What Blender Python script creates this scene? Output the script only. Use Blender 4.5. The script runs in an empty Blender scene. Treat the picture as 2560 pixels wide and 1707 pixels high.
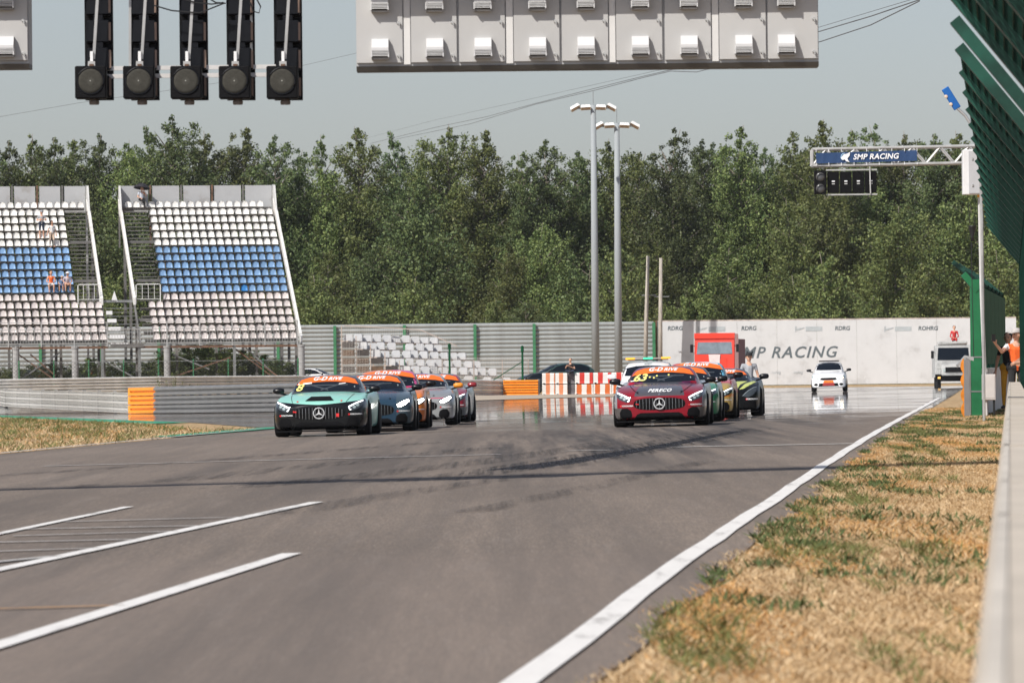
import bpy, bmesh, math, random
import numpy as np
from mathutils import Vector, Matrix, noise as mnoise
from mathutils.bvhtree import BVHTree
from math import sin, cos, pi, radians, sqrt, atan2

R = random.Random(7)
sc = bpy.context.scene
COL = sc.collection
# ------------------------------------------------------------------ camera
FPX = 14222.0                      # 200 mm lens, in pixels of the 2560 px wide photograph
CAMH, PITCH, ROLL = 1.12, 0.00643, 0.0105
fw = Vector((0, cos(PITCH), sin(PITCH)))
_r0, _u0 = Vector((1, 0, 0)), Vector((0, -sin(PITCH), cos(PITCH)))
rt = _r0 * cos(ROLL) - _u0 * sin(ROLL)
up = _u0 * cos(ROLL) + _r0 * sin(ROLL)
cd = bpy.data.cameras.new('camera'); cam = bpy.data.objects.new('camera', cd); COL.objects.link(cam)
cd.lens = 200; cd.sensor_width = 36; cd.clip_start = 0.5; cd.clip_end = 6000
cd.dof.use_dof = True; cd.dof.focus_distance = 125; cd.dof.aperture_fstop = 10.0
m = Matrix.Identity(4)
for i, v in enumerate((rt, up, -fw)):
    for j in range(3): m[j][i] = v[j]
m[2][3] = CAMH
cam.matrix_world = m
sc.camera = cam
# ------------------------------------------------------------------ light
SUN = Vector((0.70, 0.80, -1.05)).normalized()
el = math.asin(-SUN.z); az = atan2(-SUN.x, -SUN.y)
w = bpy.data.worlds.new('World'); sc.world = w; w.use_nodes = True
nt = w.node_tree; nt.nodes.clear()
sky = nt.nodes.new('ShaderNodeTexSky'); sky.sky_type = 'NISHITA'; sky.sun_disc = False
sky.sun_elevation = el; sky.sun_rotation = az % (2 * pi); sky.dust_density = 1.2; sky.air_density = 1.0; sky.ozone_density = 1.0
hs = nt.nodes.new('ShaderNodeHueSaturation'); hs.inputs['Saturation'].default_value = 0.62
bg = nt.nodes.new('ShaderNodeBackground'); bg.inputs[1].default_value = 0.092
wo = nt.nodes.new('ShaderNodeOutputWorld')
nt.links.new(sky.outputs[0], hs.inputs['Color']); tn = nt.nodes.new('ShaderNodeMix'); tn.data_type = 'RGBA'; tn.blend_type = 'MULTIPLY'; tn.inputs[0].default_value = 1; tn.inputs[7].default_value = (.945, .955, 1.035, 1)
nt.links.new(hs.outputs[0], tn.inputs[6]); nt.links.new(tn.outputs[2], bg.inputs[0]); nt.links.new(bg.outputs[0], wo.inputs[0])
sl = bpy.data.lights.new('sun', 'SUN'); sl.energy = 4.7; sl.angle = radians(0.6); sl.color = (1.0, 0.955, 0.89)
so = bpy.data.objects.new('sun', sl); COL.objects.link(so); so.rotation_euler = SUN.to_track_quat('-Z', 'Y').to_euler()
sc.view_settings.view_transform = 'Standard'; sc.view_settings.look = 'None'; sc.view_settings.exposure = 0.12; sc.view_settings.gamma = 1
sc.view_settings.use_curve_mapping = False
sc.render.engine = 'CYCLES'
sc.cycles.max_bounces = 6; sc.cycles.transparent_max_bounces = 6
# ------------------------------------------------------------------ layout helpers
S = 0.017                                        # crossfall of the track
def sm(t): t = min(1, max(0, t)); return t * t * (3 - 2 * t)
def g(X, Y):                                     # height of the ground
    t = sm((Y - 285) / 45); l = sm((-X - 4) / 10)
    return S * X * (1 - t) + 0.45 * l * t + 0.35 * sm((Y - 388) / 30) * (1 - l)
def ray(x, y):
    return (fw * FPX + rt * (x - 1280) - up * (y - 853.5)).normalized()
def P(x, y, Y):                                  # point at depth Y seen at photograph pixel x, y
    d = ray(x, y); return Vector((0, 0, CAMH)) + d * (Y / d.y)
def G(x, y):                                     # point of the banked ground plane
    d = ray(x, y); t = -CAMH / (d.z - S * d.x); v = d * t; v.z += CAMH; return v
def LX(x, Y): return P(x, 900, Y).x              # sideways position of column x at depth Y
def gp(X, Y, dz=0): return Vector((X, Y, g(X, Y) + dz))
ORD = ['leftmost', 'second', 'third', 'fourth', 'fifth', 'sixth', 'seventh', 'eighth', 'ninth', 'tenth', 'eleventh', 'twelfth', 'thirteenth', 'fourteenth',
       'fifteenth', 'sixteenth', 'seventeenth', 'eighteenth', 'nineteenth', 'twentieth', 'twenty-first', 'twenty-second', 'twenty-third', 'twenty-fourth', 'twenty-fifth',
       'twenty-sixth', 'twenty-seventh', 'twenty-eighth', 'twenty-ninth', 'thirtieth', 'thirty-first', 'thirty-second', 'thirty-third', 'thirty-fourth', 'thirty-fifth', 'thirty-sixth']
# ------------------------------------------------------------------ materials
MATS = {}
def nmat(name):
    m = bpy.data.materials.new(name); m.use_nodes = True; MATS[name] = m
    return m, m.node_tree, m.node_tree.nodes['Principled BSDF']
def mat(name, col, rough=0.6, metal=0.0, var=0.12, scale=4.0, coat=0.0, emit=0.0, bump=0.0, spec=0.5, dirt=None, stretch=(1, 1, 1), ecol=None):
    if name in MATS: return MATS[name]
    m, t, b = nmat(name); N, L = t.nodes, t.links
    b.inputs['Roughness'].default_value = rough; b.inputs['Metallic'].default_value = metal
    b.inputs['Coat Weight'].default_value = coat; b.inputs['Coat Roughness'].default_value = 0.06
    b.inputs['Specular IOR Level'].default_value = spec
    c = (*col, 1)
    b.inputs['Base Color'].default_value = c
    if emit:
        b.inputs['Emission Color'].default_value = (*(ecol or col), 1); b.inputs['Emission Strength'].default_value = emit
    if var or bump or dirt:
        tc = N.new('ShaderNodeTexCoord'); mp = N.new('ShaderNodeMapping'); mp.inputs['Scale'].default_value = stretch
        no = N.new('ShaderNodeTexNoise'); no.inputs['Scale'].default_value = scale; no.inputs['Detail'].default_value = 6; no.inputs['Roughness'].default_value = 0.65
        L.new(tc.outputs['Object'], mp.inputs[0]); L.new(mp.outputs[0], no.inputs['Vector'])
        cr = N.new('ShaderNodeValToRGB'); cr.color_ramp.elements[0].position = 0.3; cr.color_ramp.elements[1].position = 0.72
        lo = [v * (1 - var * 1.6) for v in col] if not dirt else [a * (1 - .75) + d * .75 for a, d in zip(col, dirt)]
        cr.color_ramp.elements[0].color = (*lo, 1); cr.color_ramp.elements[1].color = (*[min(.95, v * (1 + var)) for v in col], 1)
        if dirt:
            e = cr.color_ramp.elements.new(0.45); e.color = c
        L.new(no.outputs[0], cr.inputs[0]); L.new(cr.outputs[0], b.inputs['Base Color'])
        if bump:
            bp = N.new('ShaderNodeBump'); bp.inputs['Strength'].default_value = bump; bp.inputs['Distance'].default_value = 0.02
            L.new(no.outputs[0], bp.inputs['Height']); L.new(bp.outputs[0], b.inputs['Normal'])
    return m
def layered(name, base, layers, rough=0.22, coat=0.15, metal=0.0, flake=0.06):
    """paint whose colours meet along straight cuts in the car's own axes: layers = [(colour, [(a|x|, bx, cy, dz, e), ...])], every term > 0"""
    if name in MATS: return MATS[name]
    m, t, b = nmat(name); N, L = t.nodes, t.links
    b.inputs['Roughness'].default_value = rough; b.inputs['Coat Weight'].default_value = coat; b.inputs['Coat Roughness'].default_value = 0.05; b.inputs['Metallic'].default_value = metal
    b.inputs['Specular IOR Level'].default_value = .28
    tc = N.new('ShaderNodeTexCoord'); sp = N.new('ShaderNodeSeparateXYZ'); L.new(tc.outputs['Object'], sp.inputs[0])
    ab = N.new('ShaderNodeMath'); ab.operation = 'ABSOLUTE'; L.new(sp.outputs[0], ab.inputs[0])
    ax = [ab.outputs[0], sp.outputs[0], sp.outputs[1], sp.outputs[2]]
    rgb = N.new('ShaderNodeRGB'); rgb.outputs[0].default_value = (*base, 1); cur = rgb.outputs[0]
    for col, terms in layers:
        fac = None
        for tm in terms:
            acc = None
            for k, a in zip(tm[:4], ax):
                if not k: continue
                mm = N.new('ShaderNodeMath'); mm.operation = 'MULTIPLY_ADD'; mm.inputs[1].default_value = k
                L.new(a, mm.inputs[0])
                if acc: L.new(acc, mm.inputs[2])
                else: mm.inputs[2].default_value = tm[4]
                acc = mm.outputs[0]
            gt = N.new('ShaderNodeMath'); gt.operation = 'GREATER_THAN'; gt.inputs[1].default_value = 0; L.new(acc, gt.inputs[0])
            if fac:
                mu = N.new('ShaderNodeMath'); mu.operation = 'MULTIPLY'; L.new(fac, mu.inputs[0]); L.new(gt.outputs[0], mu.inputs[1]); fac = mu.outputs[0]
            else: fac = gt.outputs[0]
        mx = N.new('ShaderNodeMix'); mx.data_type = 'RGBA'; L.new(fac, mx.inputs[0]); L.new(cur, mx.inputs[6]); mx.inputs[7].default_value = (*col, 1); cur = mx.outputs[2]
    no = N.new('ShaderNodeTexNoise'); no.inputs['Scale'].default_value = 3; no.inputs['Detail'].default_value = 5; L.new(tc.outputs['Object'], no.inputs['Vector'])
    mr = N.new('ShaderNodeMapRange'); mr.inputs[3].default_value = 1 - 2 * flake; mr.inputs[4].default_value = 1 + flake; L.new(no.outputs[0], mr.inputs[0])
    vm = N.new('ShaderNodeVectorMath'); vm.operation = 'SCALE'; L.new(cur, vm.inputs[0]); L.new(mr.outputs[0], vm.inputs['Scale'])
    L.new(vm.outputs[0], b.inputs['Base Color'])
    return m
# ------------------------------------------------------------------ mesh helpers
def link(name, me, m=None, parent=None):
    o = bpy.data.objects.new(name, me); COL.objects.link(o)
    if m and not me.materials: me.materials.append(m)
    if parent: o.parent = parent
    return o
class MB:
    def __init__(s): s.v, s.f = [], []
    def add(s, vs, fs):
        n = len(s.v); s.v += [tuple(v) for v in vs]; s.f += [tuple(i + n for i in f) for f in fs]; return s
    def box(s, c, d, rz=0, M=None):
        x, y, z = d[0] / 2, d[1] / 2, d[2] / 2
        vs = [Vector((a * x, b * y, e * z)) for e in (-1, 1) for b in (-1, 1) for a in (-1, 1)]
        if rz: vs = [Matrix.Rotation(rz, 3, 'Z') @ v for v in vs]
        if M: vs = [M @ v for v in vs]
        c = Vector(c)
        return s.add([v + c for v in vs], [(0, 2, 3, 1), (4, 5, 7, 6), (0, 1, 5, 4), (2, 6, 7, 3), (0, 4, 6, 2), (1, 3, 7, 5)])
    def bb(s, x0, x1, y0, y1, z0, z1): return s.box(((x0 + x1) / 2, (y0 + y1) / 2, (z0 + z1) / 2), (x1 - x0, y1 - y0, z1 - z0))
    def tube(s, pts, r, n=8, cap=True, flat=1.0):
        pts = [Vector(p) for p in pts]; rs = r if isinstance(r, (list, tuple)) else [r] * len(pts)
        vs, fs = [], []
        for i, p in enumerate(pts):
            d = (pts[min(i + 1, len(pts) - 1)] - pts[max(i - 1, 0)]).normalized()
            a = Vector((0, 0, 1)) if abs(d.z) < .9 else Vector((1, 0, 0))
            u = d.cross(a).normalized(); q = d.cross(u)
            for k in range(n):
                t = 2 * pi * (k + .5) / n; vs.append(p + (u * cos(t) + q * sin(t) * flat) * rs[i])
        for i in range(len(pts) - 1):
            for k in range(n): fs.append((i * n + k, i * n + (k + 1) % n, (i + 1) * n + (k + 1) % n, (i + 1) * n + k))
        if cap: fs += [tuple(range(n))[::-1], tuple((len(pts) - 1) * n + k for k in range(n))]
        return s.add(vs, fs)
    def bar(s, a, b, wd, dp=None):                         # square bar between two points
        a, b = Vector(a), Vector(b); dp = dp or wd; d = (b - a).normalized()
        h = Vector((0, 0, 1)) if abs(d.z) < .95 else Vector((0, 1, 0))
        u = d.cross(h).normalized() * wd / 2; q = d.cross(u).normalized() * dp / 2
        vs = [p + u * i + q * j for p in (a, b) for i, j in ((-1, -1), (1, -1), (1, 1), (-1, 1))]
        return s.add(vs, [(0, 1, 2, 3), (7, 6, 5, 4), (0, 4, 5, 1), (1, 5, 6, 2), (2, 6, 7, 3), (3, 7, 4, 0)])
    def lathe(s, prof, n=20, M=None, c=(0, 0, 0)):          # profile (radius, height) turned about z
        vs, fs = [], []; c = Vector(c)
        for r, z in prof:
            for k in range(n):
                v = Vector((r * cos(2 * pi * k / n), r * sin(2 * pi * k / n), z)); vs.append((M @ v if M else v) + c)
        for i in range(len(prof) - 1):
            for k in range(n): fs.append((i * n + k, i * n + (k + 1) % n, (i + 1) * n + (k + 1) % n, (i + 1) * n + k))
        fs += [tuple(range(n))[::-1], tuple((len(prof) - 1) * n + k for k in range(n))]
        return s.add(vs, fs)
    def prism(s, poly, y0, y1, plane='xz'):                 # polygon pulled out along the third axis
        n = len(poly)
        def pt(a, b, h): return {'xz': (a, h, b), 'xy': (a, b, h), 'yz': (h, a, b)}[plane]
        vs = [pt(a, b, y0) for a, b in poly] + [pt(a, b, y1) for a, b in poly]
        return s.add(vs, [tuple(range(n)), tuple(range(2 * n - 1, n - 1, -1))] + [(i, i + n, (i + 1) % n + n, (i + 1) % n) for i in range(n)])
    def mesh(s, name, m=None, smooth=False, bevel=0):
        me = bpy.data.meshes.new(name); me.from_pydata(s.v, [], s.f)
        bm = bmesh.new(); bm.from_mesh(me); bmesh.ops.recalc_face_normals(bm, faces=bm.faces)
        if bevel: bmesh.ops.bevel(bm, geom=[e for e in bm.edges if e.calc_face_angle(0) > .6], offset=bevel, segments=1, affect='EDGES', clamp_overlap=True)
        bm.to_mesh(me); bm.free()
        if m: me.materials.append(m)
        if smooth: me.polygons.foreach_set('use_smooth', [True] * len(me.polygons))
        return me
    def build(s, name, m, parent=None, smooth=False, bevel=0): return link(name, s.mesh(name, m, smooth, bevel), None, parent)
def tag(o, label, cat=None, group=None, kind=None):
    if label: o['label'] = label
    if cat: o['category'] = cat
    if group: o['group'] = group
    if kind: o['kind'] = kind
    return o
def thing(name, label, cat, loc=(0, 0, 0), rz=0, group=None, rot=None):
    o = bpy.data.objects.new(name, None); COL.objects.link(o); o.empty_display_size = .2
    o.location = loc; o.rotation_euler = rot or (0, 0, rz)
    return tag(o, label, cat, group)
def copy_tree(o, parent=None):
    c = o.copy(); COL.objects.link(c); c.parent = parent
    for ch in list(o.children): copy_tree(ch, c)
    return c
def ev_mesh(o):                                            # mesh of an object with its modifiers applied
    dg = bpy.context.evaluated_depsgraph_get(); dg.update()
    return bpy.data.meshes.new_from_object(o.evaluated_get(dg))
def text_mesh(txt, size, shear=0.0, bold=0.0, ext=0.0, align='CENTER', space=1.0):
    c = bpy.data.curves.new('lettering', 'FONT'); c.body = txt; c.size = size; c.shear = shear; c.offset = bold; c.extrude = ext
    c.align_x = align; c.align_y = 'CENTER'; c.space_character = space; c.resolution_u = 3
    o = bpy.data.objects.new('lettering', c); COL.objects.link(o)
    me = ev_mesh(o); bpy.data.objects.remove(o); bpy.data.curves.remove(c)
    return me
# ================================================================== ground, road, markings
def ground_mat():
    m, t, b = nmat('dry_grass_ground'); N, L = t.nodes, t.links
    ge = N.new('ShaderNodeNewGeometry')
    def noise(sc_, det, st):
        mp = N.new('ShaderNodeMapping'); mp.inputs['Scale'].default_value = st; L.new(ge.outputs['Position'], mp.inputs[0])
        no = N.new('ShaderNodeTexNoise'); no.inputs['Scale'].default_value = sc_; no.inputs['Detail'].default_value = det; no.inputs['Roughness'].default_value = .7
        L.new(mp.outputs[0], no.inputs['Vector']); return no.outputs[0]
    def ramp(f, st):
        cr = N.new('ShaderNodeValToRGB'); e = cr.color_ramp.elements
        while len(e) < len(st): e.new(.5)
        for i, (p, c) in enumerate(st): e[i].position = p; e[i].color = (*c, 1)
        L.new(f, cr.inputs[0]); return cr.outputs[0]
    a = ramp(noise(9, 8, (1, .12, 1)), [(.3, (.19, .125, .065)), (.5, (.40, .275, .15)), (.75, (.54, .40, .245))])
    gr = ramp(noise(6, 6, (1, .12, 1)), [(.3, (.045, .06, .02)), (.7, (.16, .16, .06))])
    f = ramp(noise(2.2, 8, (1, .06, 1)), [(.56, (0, 0, 0)), (.74, (.8, .8, .8))])
    mx = N.new('ShaderNodeMix'); mx.data_type = 'RGBA'; L.new(f, mx.inputs[0]); L.new(a, mx.inputs[6]); L.new(gr, mx.inputs[7])
    L.new(mx.outputs[2], b.inputs['Base Color']); b.inputs['Roughness'].default_value = 1; b.inputs['Specular IOR Level'].default_value = .1
    return m
def asphalt_mat():
    m, t, b = nmat('asphalt'); N, L = t.nodes, t.links
    ge = N.new('ShaderNodeNewGeometry')
    def noise(sc_, det, st, rot=0, ro=.65):
        mp = N.new('ShaderNodeMapping'); mp.inputs['Scale'].default_value = st; mp.inputs['Rotation'].default_value = (0, 0, rot); L.new(ge.outputs['Position'], mp.inputs[0])
        no = N.new('ShaderNodeTexNoise'); no.inputs['Scale'].default_value = sc_; no.inputs['Detail'].default_value = det; no.inputs['Roughness'].default_value = ro
        L.new(mp.outputs[0], no.inputs['Vector']); return no.outputs[0]
    def rng(f, a, b_, c, d):
        r = N.new('ShaderNodeMapRange'); r.inputs[1].default_value = a; r.inputs[2].default_value = b_; r.inputs[3].default_value = c; r.inputs[4].default_value = d; L.new(f, r.inputs[0]); return r.outputs[0]
    def mul(a, c):
        r = N.new('ShaderNodeMath'); r.operation = 'MULTIPLY'; L.new(a, r.inputs[0])
        if isinstance(c, float): r.inputs[1].default_value = c
        else: L.new(c, r.inputs[1])
        return r.outputs[0]
    def mix(f, a, c):
        mx = N.new('ShaderNodeMix'); mx.data_type = 'RGBA'; L.new(f, mx.inputs[0])
        for k, v in ((6, a), (7, c)):
            if isinstance(v, tuple): mx.inputs[k].default_value = (*v, 1)
            else: L.new(v, mx.inputs[k])
        return mx.outputs[2]
    patch = rng(noise(.11, 4, (1, .35, 1)), .38, .62, 0, 1)
    col = mix(patch, (.222, .175, .138), (.285, .226, .179))
    col = mix(mul(rng(noise(26, 9, (1, .22, 1), 0, .8), .35, .7, 0, 1), .55), col, (.100, .088, .079))
    col = mix(mul(rng(noise(55, 4, (1, .25, 1), 0, .9), .62, .75, 0, 1), .5), col, (.30, .27, .25))
    col = mix(mul(rng(noise(75, 3, (1, .032, 1), 0, .6), .40, .62, 1, 0), .45), col, (.092, .079, .070))
    col = mix(mul(rng(noise(60, 3, (1, .03, 1), .02, .6), .58, .70, 0, 1), .5), col, (.34, .29, .25))
    # rubber laid down along the driving direction
    rub = rng(noise(1.3, 6, (1, .016, 1), -.075), .40, .56, 0, 1)
    sp = N.new('ShaderNodeSeparateXYZ'); L.new(ge.outputs['Position'], sp.inputs[0])
    ax = N.new('ShaderNodeMath'); ax.operation = 'MULTIPLY_ADD'; ax.inputs[1].default_value = -.075; L.new(sp.outputs[1], ax.inputs[0]); L.new(sp.outputs[0], ax.inputs[2])
    band = mul(rng(ax.outputs[0], -11.5, -6.5, 0, 1), rng(ax.outputs[0], -3.6, -1.2, 1, 0))
    near = rng(sp.outputs[1], 60, 84, 0.22, 1)
    col = mix(mul(mul(mul(rub, band), near), .8), col, (.028, .027, .029))
    far = rng(sp.outputs[1], 34, 38, 1, 0)
    col = mix(mul(far, .55), col, (.205, .165, .138))
    seam = mul(rng(noise(1.1, 7, (1, .022, 1), -.085), .46, .66, 0, 1), .50)
    col = mix(seam, col, (.078, .068, .061))
    col = mix(mul(rng(noise(6, 6, (1, .03, 1), -.08, .75), .45, .7, 0, 1), .4), col, (.112, .096, .085))
    col = mix(mul(rng(noise(4, 5, (1, .05, 1), -.05, .75), .55, .75, 0, 1), .35), col, (.25, .215, .19))
    L.new(col, b.inputs['Base Color']); b.inputs['Roughness'].default_value = .78; b.inputs['Specular IOR Level'].default_value = .25
    bp = N.new('ShaderNodeBump'); bp.inputs['Strength'].default_value = .35; bp.inputs['Distance'].default_value = .01
    L.new(noise(60, 3, (1, .5, 1)), bp.inputs['Height']); L.new(bp.outputs[0], b.inputs['Normal'])
    # hot air over the far asphalt mirrors what stands beyond it
    gl = N.new('ShaderNodeBsdfGlossy'); gl.inputs['Roughness'].default_value = .012; gl.inputs['Color'].default_value = (.93, .94, .95, 1)
    wv = N.new('ShaderNodeBump'); wv.inputs['Strength'].default_value = .28; wv.inputs['Distance'].default_value = .02; L.new(noise(1.0, 4, (.9, .3, 1)), wv.inputs['Height']); L.new(wv.outputs[0], gl.inputs['Normal'])
    jit = N.new('ShaderNodeMath'); jit.operation = 'MULTIPLY_ADD'; jit.inputs[1].default_value = 170.0; L.new(noise(.35, 7, (.5, .22, 1), 0, .75), jit.inputs[0]); L.new(sp.outputs[1], jit.inputs[2])
    f = rng(jit.outputs[0], 208, 250, 0, .92)
    f = mul(f, rng(noise(.6, 6, (.35, .2, 1), 0, .7), .36, .54, .45, 1))
    ms = N.new('ShaderNodeMixShader'); L.new(f, ms.inputs[0]); L.new(b.outputs[0], ms.inputs[1]); L.new(gl.outputs[0], ms.inputs[2])
    L.new(ms.outputs[0], N['Material Output'].inputs[0])
    return m
M_GR, M_AS = ground_mat(), asphalt_mat()
def axis(parts):
    out = []
    for a, b, n in parts: out += list(np.linspace(a, b, n, endpoint=False))
    return out + [parts[-1][1]]
def ground():
    xs = axis([(-900, -70, 12), (-70, 60, 66), (60, 900, 12)]); ys = axis([(-120, 0, 8), (0, 270, 45), (270, 440, 60), (440, 700, 20), (700, 2400, 12)])
    v = [(x, y, g(max(-70, min(60, x)), y)) for y in ys for x in xs]; n = len(xs)
    f = [(j * n + i, j * n + i + 1, (j + 1) * n + i + 1, (j + 1) * n + i) for j in range(len(ys) - 1) for i in range(n - 1)]
    o = MB().add(v, f).build('ground', M_GR, smooth=True); tag(o, 'dry grass ground around the track', kind='structure')
ground()
def sheet(name, poly, m, dz, label, kind='structure', parent=None):
    bm = bmesh.new(); f = bm.faces.new([bm.verts.new((x, y, 0)) for x, y in poly])
    bmesh.ops.triangulate(bm, faces=bm.faces[:])
    x0, x1 = min(p[0] for p in poly), max(p[0] for p in poly); y0, y1 = min(p[1] for p in poly), max(p[1] for p in poly)
    cuts = [((0, y, 0), (0, 1, 0)) for y in range(280, 440, 5) if y0 < y < y1]
    if y1 > 280: cuts += [((x, 0, 0), (1, 0, 0)) for x in range(-60, 60, 3) if x0 < x < x1]
    for co, no in cuts: bmesh.ops.bisect_plane(bm, geom=bm.verts[:] + bm.edges[:] + bm.faces[:], plane_co=co, plane_no=no)
    for v in bm.verts: v.co.z = g(v.co.x, v.co.y) + dz
    bmesh.ops.recalc_face_normals(bm, faces=bm.faces)
    if sum(fc.normal.z for fc in bm.faces) < 0: bmesh.ops.reverse_faces(bm, faces=bm.faces)
    me = bpy.data.meshes.new(name); bm.to_mesh(me); bm.free(); o = link(name, me, m, parent)
    if not parent: tag(o, label, kind=kind)
    return o
D2S = 2560 / 2352
def Gd(x, y): return G(x * D2S, y * D2S)
edge_px = [(1215, 1568), (1400, 1420), (1600, 1270), (1700, 1203), (1790, 1143), (1880, 1080), (1940, 1040), (2000, 1002), (2060, 968), (2115, 938)]
EDGE = [(Gd(*p).x, Gd(*p).y) for p in edge_px]
EDGE = [(EDGE[0][0] - 2.2, EDGE[0][1] - 28)] + EDGE
e1, e2 = EDGE[-2], EDGE[-1]
EDGE += [(e2[0] + (e2[0] - e1[0]) / (e2[1] - e1[1]) * k, e2[1] + k) for k in (60, 130)]
EDGE_F = []
for (xa, ya), (xb, yb) in zip(EDGE, EDGE[1:]):
    n_ = max(1, int((yb - ya) / 2.0)); EDGE_F += [(xa + (xb - xa) * k / n_, ya + (yb - ya) * k / n_) for k in range(n_)]
EDGE_F.append(EDGE[-1])
road = [(x + .30 + .05 * sin(y * .9) + .04 * sin(y * 2.3), y) for x, y in EDGE_F] + [(34, 402), (60, 402), (60, 406), (16, 405), (12, 360), (6, 300), (-3, 288), (-6, 240), (-8.9, 212), (-14.5, 234), (-17, 253), (-40, 330), (-58, 395),
        (-62, 395), (-24, 269), (-16.3, 218), (-9.7, 175), (-6.1, 144), (-9.3, 101), (-13.5, 60), (-17, 0), (-19, -30)]
sheet('road', road, M_AS, .012, 'grey asphalt racing track with rubber marks')
sheet('gravel_strip', [(-9, 232), (-6.3, 243), (-3.3, 290), (6, 302), (12, 362), (15, 402), (11, 402), (-4, 378), (-8, 320), (-14, 260)], mat('pale_sand', (.42, .35, .27), .95, var=.2, scale=3), .03, 'pale sandy strip before the barriers')
M_WH = mat('road_paint_white', (.70, .68, .65), .6, var=.08, scale=7, dirt=(.30, .28, .26), stretch=(1, .12, 1))
M_WORN = mat('road_paint_worn', (.36, .345, .33), .7, var=.25, scale=11, dirt=(.15, .135, .125), stretch=(1, .25, 1))
M_OLD = mat('road_paint_faded_orange', (.42, .22, .07), .7, var=.2, scale=5, dirt=(.16, .13, .11))
M_GRN = mat('kerb_paint_green', (.03, .30, .16), .6, var=.2, scale=2)
def stripe(name, pts, wd, m, label, dz=.022):
    pts = [Vector((p[0], p[1], 0)) for p in pts]; fine = []
    for a, b in zip(pts, pts[1:]):
        n = max(1, int((b - a).length / 6)); fine += [a.lerp(b, k / n) for k in range(n)]
    fine.append(pts[-1]); vs = []
    for i, p in enumerate(fine):
        d = (fine[min(i + 1, len(fine) - 1)] - fine[max(i - 1, 0)]).normalized(); nn = Vector((-d.y, d.x, 0)) * wd / 2
        for q in (p + nn, p - nn): vs.append((q.x, q.y, g(q.x, q.y) + dz))
    o = MB().add(vs, [(2 * i, 2 * i + 1, 2 * i + 3, 2 * i + 2) for i in range(len(fine) - 1)]).build(name, m)
    return tag(o, label, kind='structure')
def spx(name, a, b, wd, m, label, dz=.022):
    return stripe(name, [(Gd(*a).x, Gd(*a).y), (Gd(*b).x, Gd(*b).y)], wd, m, label, dz)
stripe('road_marking', [(x + .008 * sin(y * .55) + .005 * sin(y * 1.7), y) for x, y in EDGE_F if y < 200], .14, M_WH, 'white edge line along the grass verge')
spx('road_marking', (100, 1073), (1150, 1046), .32, M_WORN, 'thin worn line across the track')
spx('road_marking', (1300, 1038), (1405, 1036), .30, M_WORN, 'short worn dash of the line across the track')
spx('road_marking', (1555, 1029), (1975, 1021), .38, mat('road_paint_pale', (.55, .53, .5), .7, var=.2, scale=9), 'bright end of the line across the track')
spx('road_marking', (-60, 1243), (295, 1168), .10, M_WH, 'upper of three oblique white lines')
spx('road_marking', (-60, 1327), (728, 1157), .13, M_WH, 'middle one of three oblique white lines')
spx('road_marking', (-60, 1509), (670, 1277), .13, M_WH, 'lowest of three oblique white lines')
for i, (x0, y0, x1, y1) in enumerate([(-60, 1302, 130, 1283), (-60, 1274, 230, 1264), (-60, 1252, 320, 1244), (30, 1236, 410, 1225), (60, 1220, 480, 1212), (150, 1203, 560, 1192)]):
    spx('road_marking', (x0, y0), (x1, y1), .14, M_WORN, 'worn hatch stroke between the oblique lines, %s from the bottom' % ['first', 'second', 'third', 'fourth', 'fifth', 'topmost'][i])
spx('road_marking', (-30, 1407), (285, 1398), .09, M_OLD, 'faint faded orange line')
spx('kerb_strip', (380, 1005), (640, 983), .9, M_GRN, 'green painted strip at the tip of the grass island', .03)
stripe('kerb_strip', [(-6.3, 143), (-9.3, 101), (-13.5, 60)], .18, M_WORN, 'worn white edge line of the left grass island', .034)
stripe('kerb_strip', [(-10.6, 175), (-17.2, 218), (-25, 269)], 1.3, M_GRN, 'green painted strip behind the grass island', .03)
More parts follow.
